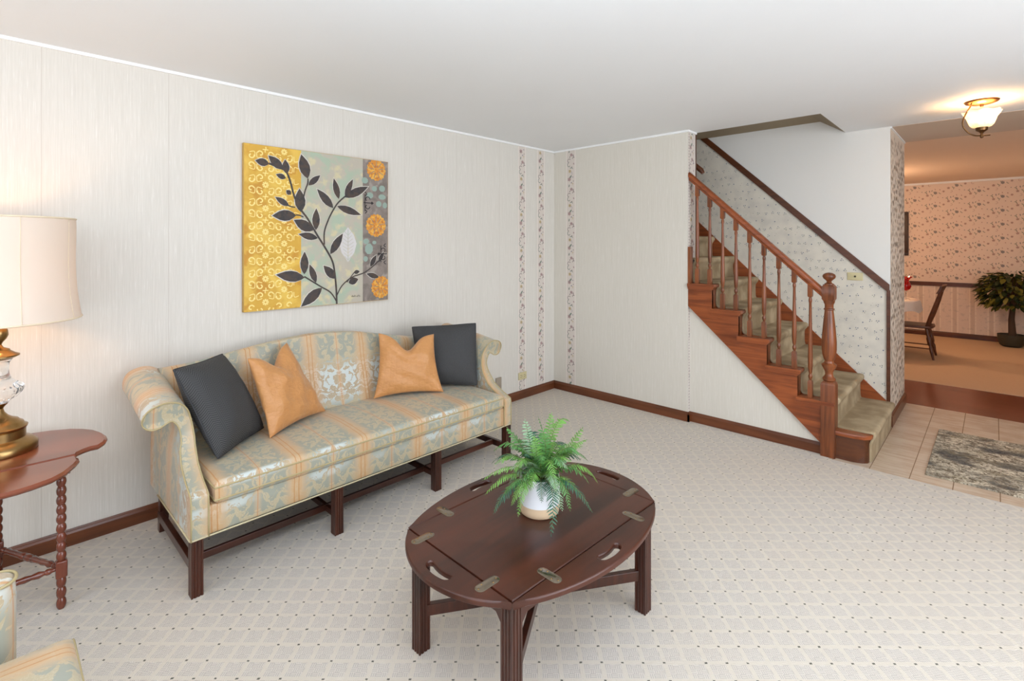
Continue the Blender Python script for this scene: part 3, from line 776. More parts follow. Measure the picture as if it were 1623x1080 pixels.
# cream scrollwork on the yellow panel
def cscroll(cx, cy, r, a0, sg): stroke([(cx+r*(1-k*.11)*math.cos(a0+sg*k*.8), cy+r*(1-k*.11)*math.sin(a0+sg*k*.8)) for k in range(7)], .0038, 5, 2)
PX, PY = .1135, .1420
for i in range(4):
    for j in range(9):
        cx = .012+i*PX; cy = -.02+j*PY+(i % 2)*PY/2
        def ok(x, y): return .006 < x < s1-.008 and .006 < y < .994
        if ok(cx-.02, cy) and ok(cx+.02, cy):
            for k in range(8):
                a = k*PI/4; rr_ = .020
                poly(bm, [onc(cx+rr_*.3*math.cos(a-.5), cy+rr_*.3*math.sin(a-.5), 2), onc(cx+rr_*math.cos(a-.26), cy+rr_*math.sin(a-.26), 2), onc(cx+rr_*math.cos(a+.26), cy+rr_*math.sin(a+.26), 2), onc(cx+rr_*.3*math.cos(a+.5), cy+rr_*.3*math.sin(a+.5), 2)], 5)
        for sx in (-1, 1):
            for sy in (-1, 1):
                x_ = cx+sx*.030; y_ = cy+sy*.043
                if ok(x_-.02, y_) and ok(x_+.02, y_): cscroll(x_, y_, .019, PI/2*(1-sx)+sx*.3, sx*sy)
                x_ = cx+sx*.020
                pts = [(x_, cy+sy*.024), (cx+sx*.048, cy+sy*.018), (cx+sx*.052, cy+sy*.050)]
                if all(ok(*p) for p in pts): stroke(pts, .0024, 5, 2)
        if ok(cx, cy+PY/2+.02) and ok(cx, cy+PY/2-.02) and ok(cx+.018, cy) and ok(cx-.018, cy):
            y_ = cy+PY/2
            for k in range(4):
                a = k*PI/2; stroke([(cx, y_), (cx+.010*math.cos(a)+.003*math.sin(a), y_+.010*math.sin(a)), (cx+.017*math.cos(a), y_+.017*math.sin(a))], .0030, 5, 2)
# right panel: stones, rosettes, iron scrolls
rp = random.Random(8)
for (x_, y_, w_, h_) in [(800, 250, 40, 34), (858, 300, 34, 30), (905, 300, 40, 36), (830, 340, 44, 34), (905, 350, 48, 30), (885, 392, 36, 34), (922, 400, 30, 34), (808, 615, 36, 30), (858, 622, 26, 20), (825, 660, 50, 60), (805, 720, 28, 30)]:
    a, b = cv(x_, y_); w_ /= 900; h_ /= 900
    poly(bm, [onc(min(a+w_*.5*math.cos(k*PI/4+.4)*1.2, .997), b+h_*.5*math.sin(k*PI/4+.4)*1.2, 2) for k in range(8)], 7)
for x_, y_, r_ in [(870, 188, .078), (868, 520, .082), (898, 888, .08)]:
    a, b = cv(x_, y_)
    for k in range(9):
        an = k*2*PI/9+.2
        pts = []
        for t, w in ((.15, .1), (.6, .22), (.9, .32), (1.0, .2), (.9, 0), (1.0, -.2), (.9, -.32), (.6, -.22), (.15, -.1)):
            pts.append((a+r_*(t*math.cos(an)-w*math.sin(an)), b+r_*(t*math.sin(an)+w*math.cos(an))))
        if max(p[0] for p in pts) > .998: pts = [(min(p[0], .998), p[1]) for p in pts]
        poly(bm, [onc(p[0], p[1], 3) for p in pts], 6)
        stroke([(a+r_*.25*math.cos(an), b+r_*.25*math.sin(an)), (min(a+r_*.8*math.cos(an), .997), b+r_*.8*math.sin(an))], .0022, 2, 4)
    poly(bm, [onc(a+r_*.2*math.cos(k*PI/5), b+r_*.2*math.sin(k*PI/5), 5) for k in range(10)], 6)
for cx, cy, fl_ in ((815, 385, 1), (912, 690, -1)):
    a, b = cv(cx, cy)
    for sy in (-1, 1):
        stroke([(min(a+fl_*.02*math.cos(k)*(1-k*.1)+.0, .995), b+sy*(.025+.02*math.sin(k)*(1-k*.1))) for k in [q*.7 for q in range(7)]], .003, 9, 6)
        stroke([(a-fl_*.02, b+sy*.075), (a-fl_*.005, b+sy*.06), (a-fl_*.02, b+sy*.05)], .003, 9, 6)
    stroke([(a-.03, b), (min(a+.03, .99), b)], .003, 9, 6); stroke([(a-.02, b-.06), (a-.02, b+.06)], .003, 9, 6)
    poly(bm, [onc(min(a+fl_*.05, .997), b, 6), onc(min(a+fl_*.035, .995), b+.012, 6), onc(a+fl_*.025, b, 6), onc(min(a+fl_*.035, .995), b-.012, 6)], 9)
# pale skeleton leaf
a, b = cv(697, 640)
poly(bm, [onc(a+.066*w, b+.125*t, 2) for t, w in ((1, 0), (.6, .65), (.1, 1), (-.4, .72), (-.75, .2), (-.95, 0), (-.75, -.2), (-.4, -.72), (.1, -1), (.6, -.65))], 8)
stroke([(a, b+.11), (a, b-.15)], .002, 1, 4)
for k in range(8):
    for s in (-1, 1): stroke([(a, b+.07-k*.024), (a+s*.045*(1-abs(k-3.5)*.12), b+.095-k*.024)], .0013, 1, 4)
# stems and leaves
for L, w in [([(628, 990), (625, 900), (615, 800), (600, 730), (555, 650), (510, 580), (450, 480), (412, 430), (370, 350), (345, 260), (320, 200), (290, 180), (215, 150)], .0062),
          ([(552, 635), (552, 560), (575, 490), (605, 430), (640, 380), (700, 330)], .005), ([(412, 440), (430, 330), (450, 270), (452, 240)], .0045),
          ([(628, 975), (590, 920), (530, 885), (430, 825)], .0045), ([(628, 940), (660, 880), (720, 830), (800, 800), (870, 745), (910, 700)], .0042),
          ([(425, 470), (400, 460), (378, 458)], .004), ([(375, 412), (350, 408), (335, 402)], .004), ([(480, 800), (500, 860)], .003), ([(690, 860), (735, 800)], .003)]:
    stroke([cv(*p) for p in L], w, 3, 4)
for L in [(215, 152, 130, 132, 42), (300, 185, 210, 103, 50), (322, 212, 312, 126, 42), (318, 238, 257, 215, 30), (348, 335, 320, 310, 28), (337, 404, 252, 350, 34), (408, 440, 400, 300, 64),
          (450, 240, 410, 95, 66), (455, 280, 527, 220, 36), (380, 460, 234, 462, 62), (484, 550, 366, 487, 62), (500, 548, 503, 418, 48), (512, 596, 395, 572, 42), (588, 692, 665, 568, 50), (622, 838, 547, 760, 52),
          (606, 416, 507, 302, 50), (640, 362, 609, 238, 42), (678, 345, 726, 243, 38), (676, 352, 820, 288, 52), (630, 405, 776, 457, 46), (432, 832, 258, 815, 62), (430, 812, 432, 676, 50), (502, 862, 462, 752, 40),
          (538, 893, 410, 1006, 60), (700, 862, 760, 840, 46), (732, 802, 768, 794, 26), (833, 766, 870, 696, 34), (882, 740, 916, 678, 30), (884, 830, 808, 808, 34)]: lf(*L)
a, b = cv(718, 945)
stroke([(a, b-.004), (a+.006, b+.008), (a+.009, b-.004), (a+.016, b+.004), (a+.02, b-.003), (a+.026, b+.009), (a+.03, b-.002), (a+.04, b+.002)], .001, 9, 6)
stroke([(a+.046, b+.006), (a+.042, b-.003), (a+.052, b), (a+.056, b+.008), (a+.06, b-.003), (a+.068, b+.001)], .001, 9, 6)
obj('canvas', bm, MA, pt, recalc=False)

# ------------------------------------------------------------------ sofa
SC = -2.515
sofa = thing('camelback_sofa', 'camelback sofa in sage and peach striped damask with scrolled arms', 'sofa', (.5, SC, 0))
bm = BM(); rbox(bm, (.16, SC-.93, .240), (.868, SC+.93, .365), .008); obj('seat_rail', bm, M['damask'], sofa, smooth=40)
bm = BM(); box(bm, (.18, SC-.93, .228), (.85, SC+.93, .239)); obj('dust_cover', bm, M['dust'], sofa)
# back: swept section along y
camel = [(-3.45, .845), (-3.3, .852), (-3.15, .872), (-2.975, .897), (-2.8, .916), (-2.65, .924), (-2.5, .918), (-2.35, .900), (-2.2, .868), (-2.05, .836), (-1.9, .808), (-1.75, .796), (-1.58, .80)]
cq = catmull([Vector((0, a, b)) for a, b in camel], 4)
def back_section(top):
    f = [(.335, .36), (.325, .44), (.300, .54), (.272, .64), (.248, .72)]
    k = (top-.72)
    f += [(.248-.10*k*.9, .72+k*.55), (.236-.1*k, .72+k*.82), (.212, top-.008), (.185, top), (.150, top-.008), (.125, top-.04), (.115, top-.12), (.110, .55), (.150, .25)]
    return f
bm = BM(); rows = []
for p in cq: rows.append([bm.verts.new((a, p.y, b)) for a, b in back_section(p.z)])
for a, b in zip(rows, rows[1:]):
    for i in range(len(a)-1): bm.faces.new((a[i], a[i+1], b[i+1], b[i]))
    bm.faces.new((a[-1], a[0], b[0], b[-1]))
bm.faces.new(rows[0]); bm.faces.new(rows[-1])
obj('backrest', bm, M['damask'], sofa, smooth=60)
# arms
armprof = [(.960, .238), (.960, .34), (.960, .42), (.957, .50), (.952, .56), (.944, .60), (.948, .645), (.962, .678), (.979, .693), (.998, .688), (1.023, .674), (1.057, .673), (1.080, .69), (1.088, .715), (1.081, .744), (1.057, .770), (1.006, .785), (.956, .773), (.922, .738), (.903, .68), (.893, .61), (.893, .50), (.895, .42), (.895, .34), (.895, .238)]
facex = [(.2, .875), (.40, .874), (.425, .868), (.44, .82), (.465, .77), (.50, .712), (.565, .664), (.63, .644), (.70, .642), (.74, .655), (.80, .672)]
def fx(z):
    for (a, b), (c, d) in zip(facex, facex[1:]):
        if z <= c: t = (z-a)/(c-a); return b+(d-b)*t
    return facex[-1][1]
core = catmull([Vector((a, b, 0)) for a, b in armprof[1:-1]], 5)
full = [Vector((.960, .238, 0)), Vector((.960, .3, 0))]+core+[Vector((.895, .3, 0)), Vector((.895, .238, 0))]
for sg, mm, nm in ((-1, 'damaskL', 'left'), (1, 'damaskR', 'right')):
    bm = BM(); rings = []
    NS = 14
    for j in range(NS+1):
        t = j/NS; ring = []
        for p in full:
            x0 = fx(p.y); x = x0+(.13-x0)*t
            w = max(0, min(1, (p.y-.5)/.25)); back = (.66-x)/.53
            dz = .070*w*max(0, back)**.9; dy = -.012*w*max(0, back)
            ring.append(bm.verts.new((x, SC+sg*(p.x+dy), p.y+dz)))
        rings.append(ring)
    for a, b in zip(rings, rings[1:]):
        for i in range(len(a)): bm.faces.new((a[i-1], a[i], b[i], b[i-1]))
    for tri in tessellate_polygon([[Vector((p.x, p.y, 0)) for p in full]]):
        f = bm.faces.new([rings[0][i] for i in tri]); f.material_index = 1
        f = bm.faces.new([rings[-1][i] for i in tri])
    ao = obj('armrest', bm, [M[mm], M['damask']], sofa, smooth=50)
    bm = BM(); tube(bm, [(fx(p.y)+.002, SC+sg*p.x, p.y) for p in full], .0035, 6); obj('piping', bm, M['pipeo'], ao, smooth=180)
# seat cushion
def cushion(bm, x0, x1, y0, y1, z0, z1, crown=.022, r=.022, nx=22, ny=50, mi=0, zback=None):
    def edge(t, L):    # superellipse style rounding near the rim
        d = min(t, L-t)
        return 1 if d > r else math.sqrt(max(0, 1-(1-d/r)**2))
    def samp(a, b, n):
        L = b-a; inner = [a+L*i/n for i in range(n+1)]
        ex = [r*.04, r*.15, r*.4, r*.7]
        return sorted(set([round(v, 5) for v in inner+[a+e for e in ex]+[b-e for e in ex]]))
    X = samp(x0, x1, nx); Y = samp(y0, y1, ny); zm = (z0+z1)/2; hh = (z1-z0)/2
    def g_(s):
        out = []
        for x in X:
            row = []
            for y in Y:
                e = edge(x-x0, x1-x0)*edge(y-y0, y1-y0)
                c = max(0, math.sin(PI*(x-x0)/(x1-x0)))**.6*max(0, math.sin(PI*(y-y0)/(y1-y0)))**.4 if s > 0 else 0
                hz = hh*(.55+.45*e)+ (crown*c if s > 0 else 0)
                row.append(bm.verts.new((x, y, zm+s*hz)))
            out.append(row)
        return out
    T = g_(1); B = g_(-1)
    for S in (T, B):
        for i in range(len(X)-1):
            for j in range(len(Y)-1): bm.faces.new((S[i][j], S[i+1][j], S[i+1][j+1], S[i][j+1]))
    per = [(0, j) for j in range(len(Y))]+[(i, len(Y)-1) for i in range(1, len(X))]+[(len(X)-1, j) for j in range(len(Y)-2, -1, -1)]+[(i, 0) for i in range(len(X)-2, 0, -1)]
    for k in range(len(per)):
        a, b = per[k-1], per[k]
        bm.faces.new((T[a[0]][a[1]], T[b[0]][b[1]], B[b[0]][b[1]], B[a[0]][a[1]]))
    return [T[i][j].co.copy() for i, j in per], [B[i][j].co.copy() for i, j in per]
bm = BM(); tp, bp = cushion(bm, .30, .890, SC-.875, SC+.875, .366, .462, .026)
cu = obj('seat_cushion', bm, M['damask'], sofa, smooth=180)
def outer(tp, x0, x1, y0, y1):
    return [p for p in tp]
for L in (tp, bp):
    bm = BM(); tube(bm, L, .004, 6, closed=True); obj('piping', bm, M['pipeo'], cu, smooth=180)
bm = BM(); tube(bm, [(.30, SC-.963, .241), (.872, SC-.963, .241), (.875, SC-.955, .241), (.875, SC+.955, .241), (.872, SC+.963, .241), (.3, SC+.963, .241)], .004, 6); obj('piping', bm, M['pipe'], sofa, smooth=180)
# legs and stretchers
def flute(bm, cx, cy, s, z0, z1, faces='xy', sx=1, sy=1, gw=.003):
    """square leg with three vertical flutes on its outward faces"""
    pts = []
    n = 3; seg = 2*s/(n*2+1)
    def side(a, b, out, on):
        a = Vector(a); b = Vector(b); d = (b-a)/(n*2+1); o = Vector(out)*gw; r = [a]
        if on:
            for k in range(n*2+1):
                p = a+d*k; q = a+d*(k+1)
                if k % 2 == 1: r += [p, p+d*.25-o, q-d*.25-o, q]
        return r
    c = [(cx-s, cy-s), (cx+s, cy-s), (cx+s, cy+s), (cx-s, cy+s)]
    pts += side(c[0], c[1], (0, -1), True); pts += side(c[1], c[2], (1, 0), True); pts += side(c[2], c[3], (0, 1), True); pts += side(c[3], c[0], (-1, 0), True)
    prism(bm, [(p.x, p.y) for p in pts], 'z', z0, z1)
for y in (SC-.937, SC-.303, SC+.332, SC+.937):
    bm = BM(); flute(bm, .853, y, .0225, 0, .24); obj('leg', bm, M['mahogz'], sofa)
for y in (SC-.915, SC+.915, SC-.303, SC+.332):
    bm = BM(); x0 = .175
    hexa(bm, [(x0-.02, y-.02, 0), (x0+.02, y-.02, 0), (x0+.02, y+.02, 0), (x0-.02, y+.02, 0), (x0+.005, y-.02, .24), (x0+.05, y-.02, .24), (x0+.05, y+.02, .24), (x0+.005, y+.02, .24)])
    obj('leg', bm, M['mahogz'], sofa, bevel=.002)
bm = BM(); box(bm, (.725, SC-.93, .076), (.742, SC+.93, .108)); obj('stretcher', bm, M['mahog'], sofa, bevel=.002)
for y in (SC-.93, SC-.303, SC+.332, SC+.93):
    bm = BM(); box(bm, (.19, y-.012, .072), (.84, y+.012, .112)) if abs(y-SC) > .9 else box(bm, (.19, y-.010, .076), (.84, y+.010, .106)); obj('stretcher', bm, M['mahogz'], sofa, bevel=.002)

# ------------------------------------------------------------------ throw pillows
def pillow(name, BL, BR, TR, TL, T, mat, label, chop=0, pinch=.05, rnd=0, pipe=None, seed=1, n=28, flop=0):
    BL, BR, TR, TL = map(Vector, (BL, BR, TR, TL)); r = random.Random(seed)
    nrm = ((BR-BL).cross(TL-BL)+(TR-BR).cross(TL-TR)*-1).normalized()
    nrm = (BR-BL).cross(TL-BL).normalized()
    toward = Vector(cam.location)-(BL+BR+TR+TL)/4
    if nrm.dot(toward) < 0: nrm = -nrm
    up = ((TL+TR)/2-(BL+BR)/2).normalized()
    ph = [r.uniform(0, 6) for _ in range(6)]
    def P(s, t, side):
        a, b = 2*s-1, 2*t-1
        # sides bow inwards between the corners
        s2 = .5+(s-.5)*(1-pinch*(1-b*b)); t2 = .5+(t-.5)*(1-pinch*(1-a*a)); cr = 1-rnd*(a*a*b*b)**2; s2 = .5+(s2-.5)*cr; t2 = .5+(t2-.5)*cr
        p = BL*(1-s2)*(1-t2)+BR*s2*(1-t2)+TR*s2*t2+TL*(1-s2)*t2
        e = max(0, (1-abs(a)**2.6))*max(0, (1-abs(b)**2.6))
        th = T*e**.58+.010*math.exp(-((1-abs(a))**2+(1-abs(b))**2)/.02)*min(1, (1-abs(a))*14)*min(1, (1-abs(b))*14)
        if chop:
            w = math.exp(-(a/.38)**2)*max(0, t-.25)**1.6*1.6
            p = p-up*chop*w; th *= 1+.25*w
        if flop: p = p+nrm*flop*max(0, t-.6)*(1-abs(a))
        wr = .0018*(math.sin(9*s+14*t+ph[0])+math.sin(17*s-8*t+ph[1])+.6*math.sin(30*t+11*s+ph[2]))*e**.3*(1 if e > .01 else 0)
        if chop: wr *= 3.0
        return p+nrm*side*(th+wr)
    bm = BM(); uvl = bm.loops.layers.uv.new('UVMap')
    # denser sampling near rim
    S = [0.5-0.5*math.cos(PI*i/n) for i in range(n+1)]
    g1 = [[bm.verts.new(P(s, t, 1)) for t in S] for s in S]
    g2 = [[g1[i][j] if i in (0, n) or j in (0, n) else bm.verts.new(P(S[i], S[j], -1)) for j in range(n+1)] for i in range(n+1)]
    for g_, fl_ in ((g1, 0), (g2, 1)):
        for i in range(n):
            for j in range(n):
                idx = [(i, j), (i+1, j), (i+1, j+1), (i, j+1)]
                f = bm.faces.new([g_[a][b] for a, b in idx])
                for lp, (a, b) in zip(f.loops, idx): lp[uvl].uv = (S[a], S[b])
    rim = [g1[i][0].co.copy() for i in range(n+1)]+[g1[n][j].co.copy() for j in range(1, n+1)]+[g1[i][n].co.copy() for i in range(n-1, -1, -1)]+[g1[0][j].co.copy() for j in range(n-1, 0, -1)]
    o = obj(name, bm, mat, smooth=180); tag(o, label, 'throw pillow', 'throw pillows on the sofa')
    if pipe:
        bm = BM(); tube(bm, rim, .0045, 6, closed=True); obj('piping', bm, pipe, o, smooth=180)
    return o
pillow('throw_pillow', (.70, -3.325, .485), (.446, -3.026, .49), (.315, -3.194, .902), (.576, -3.477, .912), .090, M['herring'], 'charcoal herringbone pillow leaning on the left sofa arm', pipe=M['dkpipe'], seed=2, pinch=.055, rnd=.03)
pillow('throw_pillow', (.36, -1.945, .49), (.655, -1.665, .485), (.56, -1.59, .912), (.245, -1.938, .889), .078, M['herring'], 'charcoal herringbone pillow leaning on the right sofa arm', pipe=M['dkpipe'], seed=3, pinch=.045, rnd=.03)
pillow('throw_pillow', (.604, -3.057, .485), (.414, -2.666, .49), (.262, -2.832, .900), (.470, -3.120, .885), .07, M['quilt'], 'orange quilted pillow with dented top, in front of the left charcoal pillow', chop=.085, seed=4, pinch=.09)
pillow('throw_pillow', (.394, -2.334, .485), (.601, -1.926, .485), (.455, -1.895, .855), (.300, -2.240, .885), .062, M['quilt'], 'orange quilted pillow with dented top, beside the right charcoal pillow', chop=.095, seed=5, pinch=.10)

# ------------------------------------------------------------------ butler's coffee table
CT = Vector((2.018, -2.595, 0)); ZTT = .44
ct = thing('coffee_table', 'oval dark mahogany butler tray coffee table with brass hinges and hand slots', 'coffee table', (CT.x, CT.y, 0))
rot = Matrix.Rotation(math.radians(-1.4), 3, 'Z')
def L2W(p): q = rot@Vector((p[0], p[1], 0)); return (q.x+CT.x, q.y+CT.y)
hx, hy = .268, .405
edge = [(.010, ZTT-.022), (.002, ZTT-.018), (0, ZTT-.012), (.001, ZTT-.007), (.006, ZTT-.004), (.007, ZTT-.0015), (.010, ZTT)]
bm = BM(); slab(bm, [[L2W(p) for p in [(-hx+.0015, -hy+.0015), (hx-.0015, -hy+.0015), (hx-.0015, hy-.0015), (-hx+.0015, hy-.0015)]]], 0, 0, [(0, ZTT-.022), (0, ZTT-.003), (.003, ZTT)]); 
obj('tray_top', bm, M['mahog'], ct, smooth=30)
def leafshape(half, bulge, n=26):
    pts = []
    for i in range(n+1):
        t = -1+2*i/n; pts.append((t*half, bulge*(max(0, 1-t*t))**.82))
    return pts
def slot_(cx, cy, L, W, bend, n=7):
    pts = []
    for k in range(n+1): a = -PI/2+PI*k/n; pts.append((L/2+W/2*math.cos(a), W/2*math.sin(a)))
    for k in range(n+1): a = PI/2+PI*k/n; pts.append((-L/2+W/2*math.cos(a), W/2*math.sin(a)))
    mid = []
    for i, p in enumerate(pts): mid.append(p)
    res = []
    for i in range(len(pts)):
        p, q = pts[i], pts[(i+1) % len(pts)]
        m = 6 if abs(p[0]-q[0]) > L*.8 else 1
        for k in range(m):
            x = p[0]+(q[0]-p[0])*k/m; y = p[1]+(q[1]-p[1])*k/m
            res.append((cx+x, cy+y-bend*(x/(L/2+W/2))**2))
    return res
ledge = [(.008, ZTT-.022), (.001, ZTT-.018), (0, ZTT-.013), (.002, ZTT-.009), (.003, ZTT-.004), (.008, ZTT-.001), (.012, ZTT)]
for (half, bul, tf) in ((hx, .118, lambda p: (p[0], -hy-p[1])), (hx, .118, lambda p: (p[0], hy+p[1])), (hy, .112, lambda p: (-hx-p[1], p[0])), (hy, .112, lambda p: (hx+p[1], p[0]))):
    out = leafshape(half, bul); out = [(half*1.0, .0015) if i == len(out)-1 else ((-half, .0015) if i == 0 else p) for i, p in enumerate(out)]
    hol = slot_(0, bul*.62, .088, .027, .010)
    bm = BM()
    O = [L2W(tf(p)) for p in out]; Hh = [L2W(tf(p)) for p in hol]
    slab(bm, [O, Hh], 0, 0, [(.006, ZTT-.022), (.0, ZTT-.017), (0, ZTT-.006), (.0015, ZTT-.002), (.004, ZTT)])
    obj('drop_leaf', bm, M['mahog'], ct, smooth=35)
for (a, b, ang) in [(-.18, -hy, 90), (.16, -hy, 90), (-.18, hy, 90), (.16, hy, 90), (-hx, -.24, 0), (-hx, .24, 0), (hx, -.24, 0), (hx, .25, 0)]:
    bm = BM(); pts = []
    for k in range(9): t = -PI/2+PI*k/8; pts.append((.028+.018*math.cos(t), .018*math.sin(t)))
    for k in range(9): t = PI/2+PI*k/8; pts.append((-.028+.018*math.cos(t), .018*math.sin(t)))
    ca, sa = math.cos(math.radians(ang)), math.sin(math.radians(ang))
    slab(bm, [[L2W((a+x*ca-y*sa, b+x*sa+y*ca)) for x, y in pts]], 0, 0, [(0, ZTT-.001), (0, ZTT+.0008), (.0015, ZTT+.0016)])
    ho = obj('hinge', bm, M['obrass'], ct, smooth=30)
    for x, y in ((-.036, 0), (.036, 0), (-.016, .009), (.016, -.009)):
        q = L2W((a+x*ca-y*sa, b+x*sa+y*ca)); bm = BM(); lathe(bm, [(.003, ZTT+.0014), (.0026, ZTT+.0024), (.001, ZTT+.0028)], (q[0], q[1], 0), 8)
        obj('screw', bm, M['brass'], ho, smooth=60)
bm = BM()
for y in (-.375, .375): 
    p = [L2W(q) for q in [(-.24, y-.01), (.24, y-.01), (.24, y+.01), (-.24, y+.01)]]; prism(bm, p, 'z', ZTT-.085, ZTT-.022)
for x in (-.235, .235):
    p = [L2W(q) for q in [(x-.01, -.38), (x+.01, -.38), (x+.01, .38), (x-.01, .38)]]; prism(bm, p, 'z', ZTT-.085, ZTT-.022)
obj('apron', bm, M['mahog'], ct)
for sx in (-1, 1):
    for sy in (-1, 1):
        bm = BM(); q = L2W((sx*.235, sy*.375)); flute(bm, q[0], q[1], .0235, 0, ZTT-.022); obj('leg', bm, M['mahogz'], ct)
        bm = BM()
        for ux, uy in ((-sx, 0), (0, -sy)):
            a = Vector((sx*.235, sy*.375)); b = Vector((sx*.235, sy*.375)); d = Vector((ux, uy)); p0 = a+d*.022; p1 = a+d*.062; n = Vector((-d.y, d.x))*.008
            A = [L2W(p0-n), L2W(p0+n), L2W(p1+n), L2W(p1-n)]
            hexa(bm, [(A[0][0], A[0][1], ZTT-.13), (A[1][0], A[1][1], ZTT-.13), (A[2][0], A[2][1], ZTT-.085), (A[3][0], A[3][1], ZTT-.085)]+[(q_[0], q_[1], ZTT-.06) for q_ in A])
        obj('corner_bracket', bm, M['mahogz'], ct)
for s, dz in ((1, 0), (-1, .0005)):
    a = Vector((-.225, -.365*s)); b = Vector((.225, .365*s)); d = (b-a).normalized(); n = Vector((-d.y, d.x))*.011
    bm = BM(); prism(bm, [L2W(a-n), L2W(b-n), L2W(b+n), L2W(a+n)], 'z', .125+dz, .165+dz); obj('cross_stretcher', bm, M['mahogz'], ct, bevel=.002)

# ------------------------------------------------------------------ potted fern
FP = Vector((2.005, -2.568, ZTT+.0005))
fern = thing('potted_fern', 'green fern in a white and tan ceramic pot on the coffee table', 'potted plant', FP)
g = G('two_tone_pot'); x, y, z = g.pos(); g.col(g.mix(g.step(z, ZTT+.0405, ZTT+.042), rgb(214, 186, 152), rgb(230, 230, 232))); g.set(Roughness=.35); M['pot'] = g.mat
bm = BM(); lathe(bm, [(.001, 0), (.070, 0), (.075, .004), (.0775, .02), (.079, .06), (.079, .12), (.077, .140), (.0755, .145), (.071, .143), (.071, .12), (.001, .118)], FP, 48, cap=False)
pot = obj('pot', bm, M['pot'], fern, smooth=50)
bm = BM(); lathe(bm, [(.071, .119), (.06, .126), (.03, .130), (.001, .131)], FP, 24, cap=False); obj('soil', bm, plain('moss', rgb(60, 62, 34), .95, noise=.4), fern)
FR = [plain('fern_bright', rgb(112, 164, 72), .5, noise=.25, nscale=60), plain('fern_mid', rgb(84, 140, 70), .5, noise=.25, nscale=60), plain('fern_dark', rgb(48, 96, 72), .5, noise=.25, nscale=60), plain('fern_pale', rgb(138, 168, 132), .55, noise=.2, nscale=60), plain('fern_stem', rgb(92, 96, 44), .6)]
Rv = Vector((.7226, .6913, 0)); Bv = Vector((.6913, -.7226, 0)); Uv = Vector((0, 0, 1))
def frond(tip, ctrl, m, wmax=.034, base=(0, 0, .13), seed=0, roll=0.0):
    """pinnate frond: curved rachis with toothed leaflets both sides"""
    r = random.Random(seed)
    wmax *= 1.45
    W = lambda p: FP+Rv*p[0]+Bv*p[1]+Uv*p[2]
    p0, p1, p2 = W(base), W(ctrl), W(tip)
    N = 24; C = [(p0*(1-t)**2+p1*2*t*(1-t)+p2*t*t) for t in [i/N for i in range(N+1)]]
    bm = BM(); tube(bm, C, [.0016*(1-.7*i/N) for i in range(N+1)], 5, mi=1)
    for i in range(3, N+1):
        t = i/N; d = (C[min(i+1, N)]-C[i-1]).normalized()
        side = d.cross(Uv)
        if side.length < .25: side = d.cross(Bv)
        side.normalize(); nn = side.cross(d).normalized()
        side = (side*math.cos(roll)+nn*math.sin(roll)).normalized(); nn = side.cross(d).normalized()
        w = wmax*(math.sin(PI*min(1, (t*.93+.05)))**.55)*(1-.35*t)
        if i == N: w *= .4
        sp = (C[1]-C[0]).length*0+ (p2-p0).length/N
        for s in (-1, 1):
            L = w*r.uniform(.8, 1.12); o = C[i]+d*(0 if s > 0 else sp*.4)
            dr = (side*s+d*r.uniform(.4, .7)-Vector((0, 0, .30))*r.uniform(-.2, 1.4)).normalized(); hw = sp*.35
            cup = nn*.0
            q = [(0, -.7), (.15, -1), (.45, -1.1), (.5, -.75), (.75, -.85), (.8, -.5), (1, -.05), (.82, .45), (.76, .75), (.5, .7), (.45, 1.0), (.15, .9), (0, .7)]
            poly(bm, [o+dr*L*a+d*hw*b-Vector((0, 0, 1))*L*a*a*.18 for a, b in q], 0)
    return obj('frond', bm, [FR[m], FR[4]], fern, recalc=False)
# (right, toward viewer, up) tips and controls
fl_ = [((-.215, .06, .150), (-.10, .05, .24), 0, .026), ((-.205, .10, .115), (-.11, .07, .22), 0, .026), ((-.175, .12, .055), (-.12, .08, .17), 2, .030), ((-.085, .13, .05), (-.07, .11, .19), 0, .024),
      ((.03, .20, .02), (.06, .14, .20), 2, .030), ((.105, .12, .065), (.09, .10, .21), 1, .026), ((.185, .12, .060), (.11, .09, .20), 2, .032), ((.225, .02, .115), (.16, .02, .25), 0, .028), ((.185, .05, .13), (.12, .05, .25), 1, .028),
      ((.165, -.03, .185), (.11, -.02, .25), 2, .030), ((.175, -.06, .300), (.08, 0, .20), 0, .040), ((.125, -.10, .315), (.06, -.02, .40), 0, .030), ((.055, -.10, .345), (.02, -.04, .22), 0, .036), ((-.005, .0, .365), (.05, .01, .22), 1, .030),
      ((-.055, -.02, .345), (-.03, 0, .22), 3, .034), ((-.125, -.06, .300), (-.06, -.02, .24), 1, .036), ((-.18, -.02, .225), (-.09, 0, .33), 1, .030), ((-.175, .03, .195), (-.08, .03, .28), 0, .034), ((-.10, .10, .20), (-.04, .08, .30), 0, .034),
      ((.045, .13, .19), (.03, .07, .30), 0, .034), ((-.04, .12, .14), (-.02, .1, .24), 0, .032), ((.10, .08, .20), (.06, .06, .28), 3, .030), ((.055, .13, .135), (.04, .1, .23), 3, .028), ((-.12, .05, .13), (-.08, .05, .22), 3, .030),
      ((.02, -.14, .25), (.01, -.06, .28), 1, .034), ((.12, -.14, .20), (.06, -.08, .28), 2, .032), ((-.10, -.14, .22), (-.05, -.07, .28), 1, .032), ((-.19, -.08, .15), (-.1, -.05, .26), 2, .030), ((.20, -.08, .16), (.12, -.06, .27), 1, .030),
      ((-.02, .03, .30), (-.01, .03, .2), 0, .034), ((.06, .02, .29), (.02, .03, .2), 0, .034), ((.10, .0, .26), (.05, .02, .22), 1, .034), ((-.09, .02, .26), (-.03, .02, .22), 0, .032), ((.0, .10, .23), (.0, .06, .26), 1, .032), ((-.06, .08, .25), (-.03, .05, .26), 2, .030)]
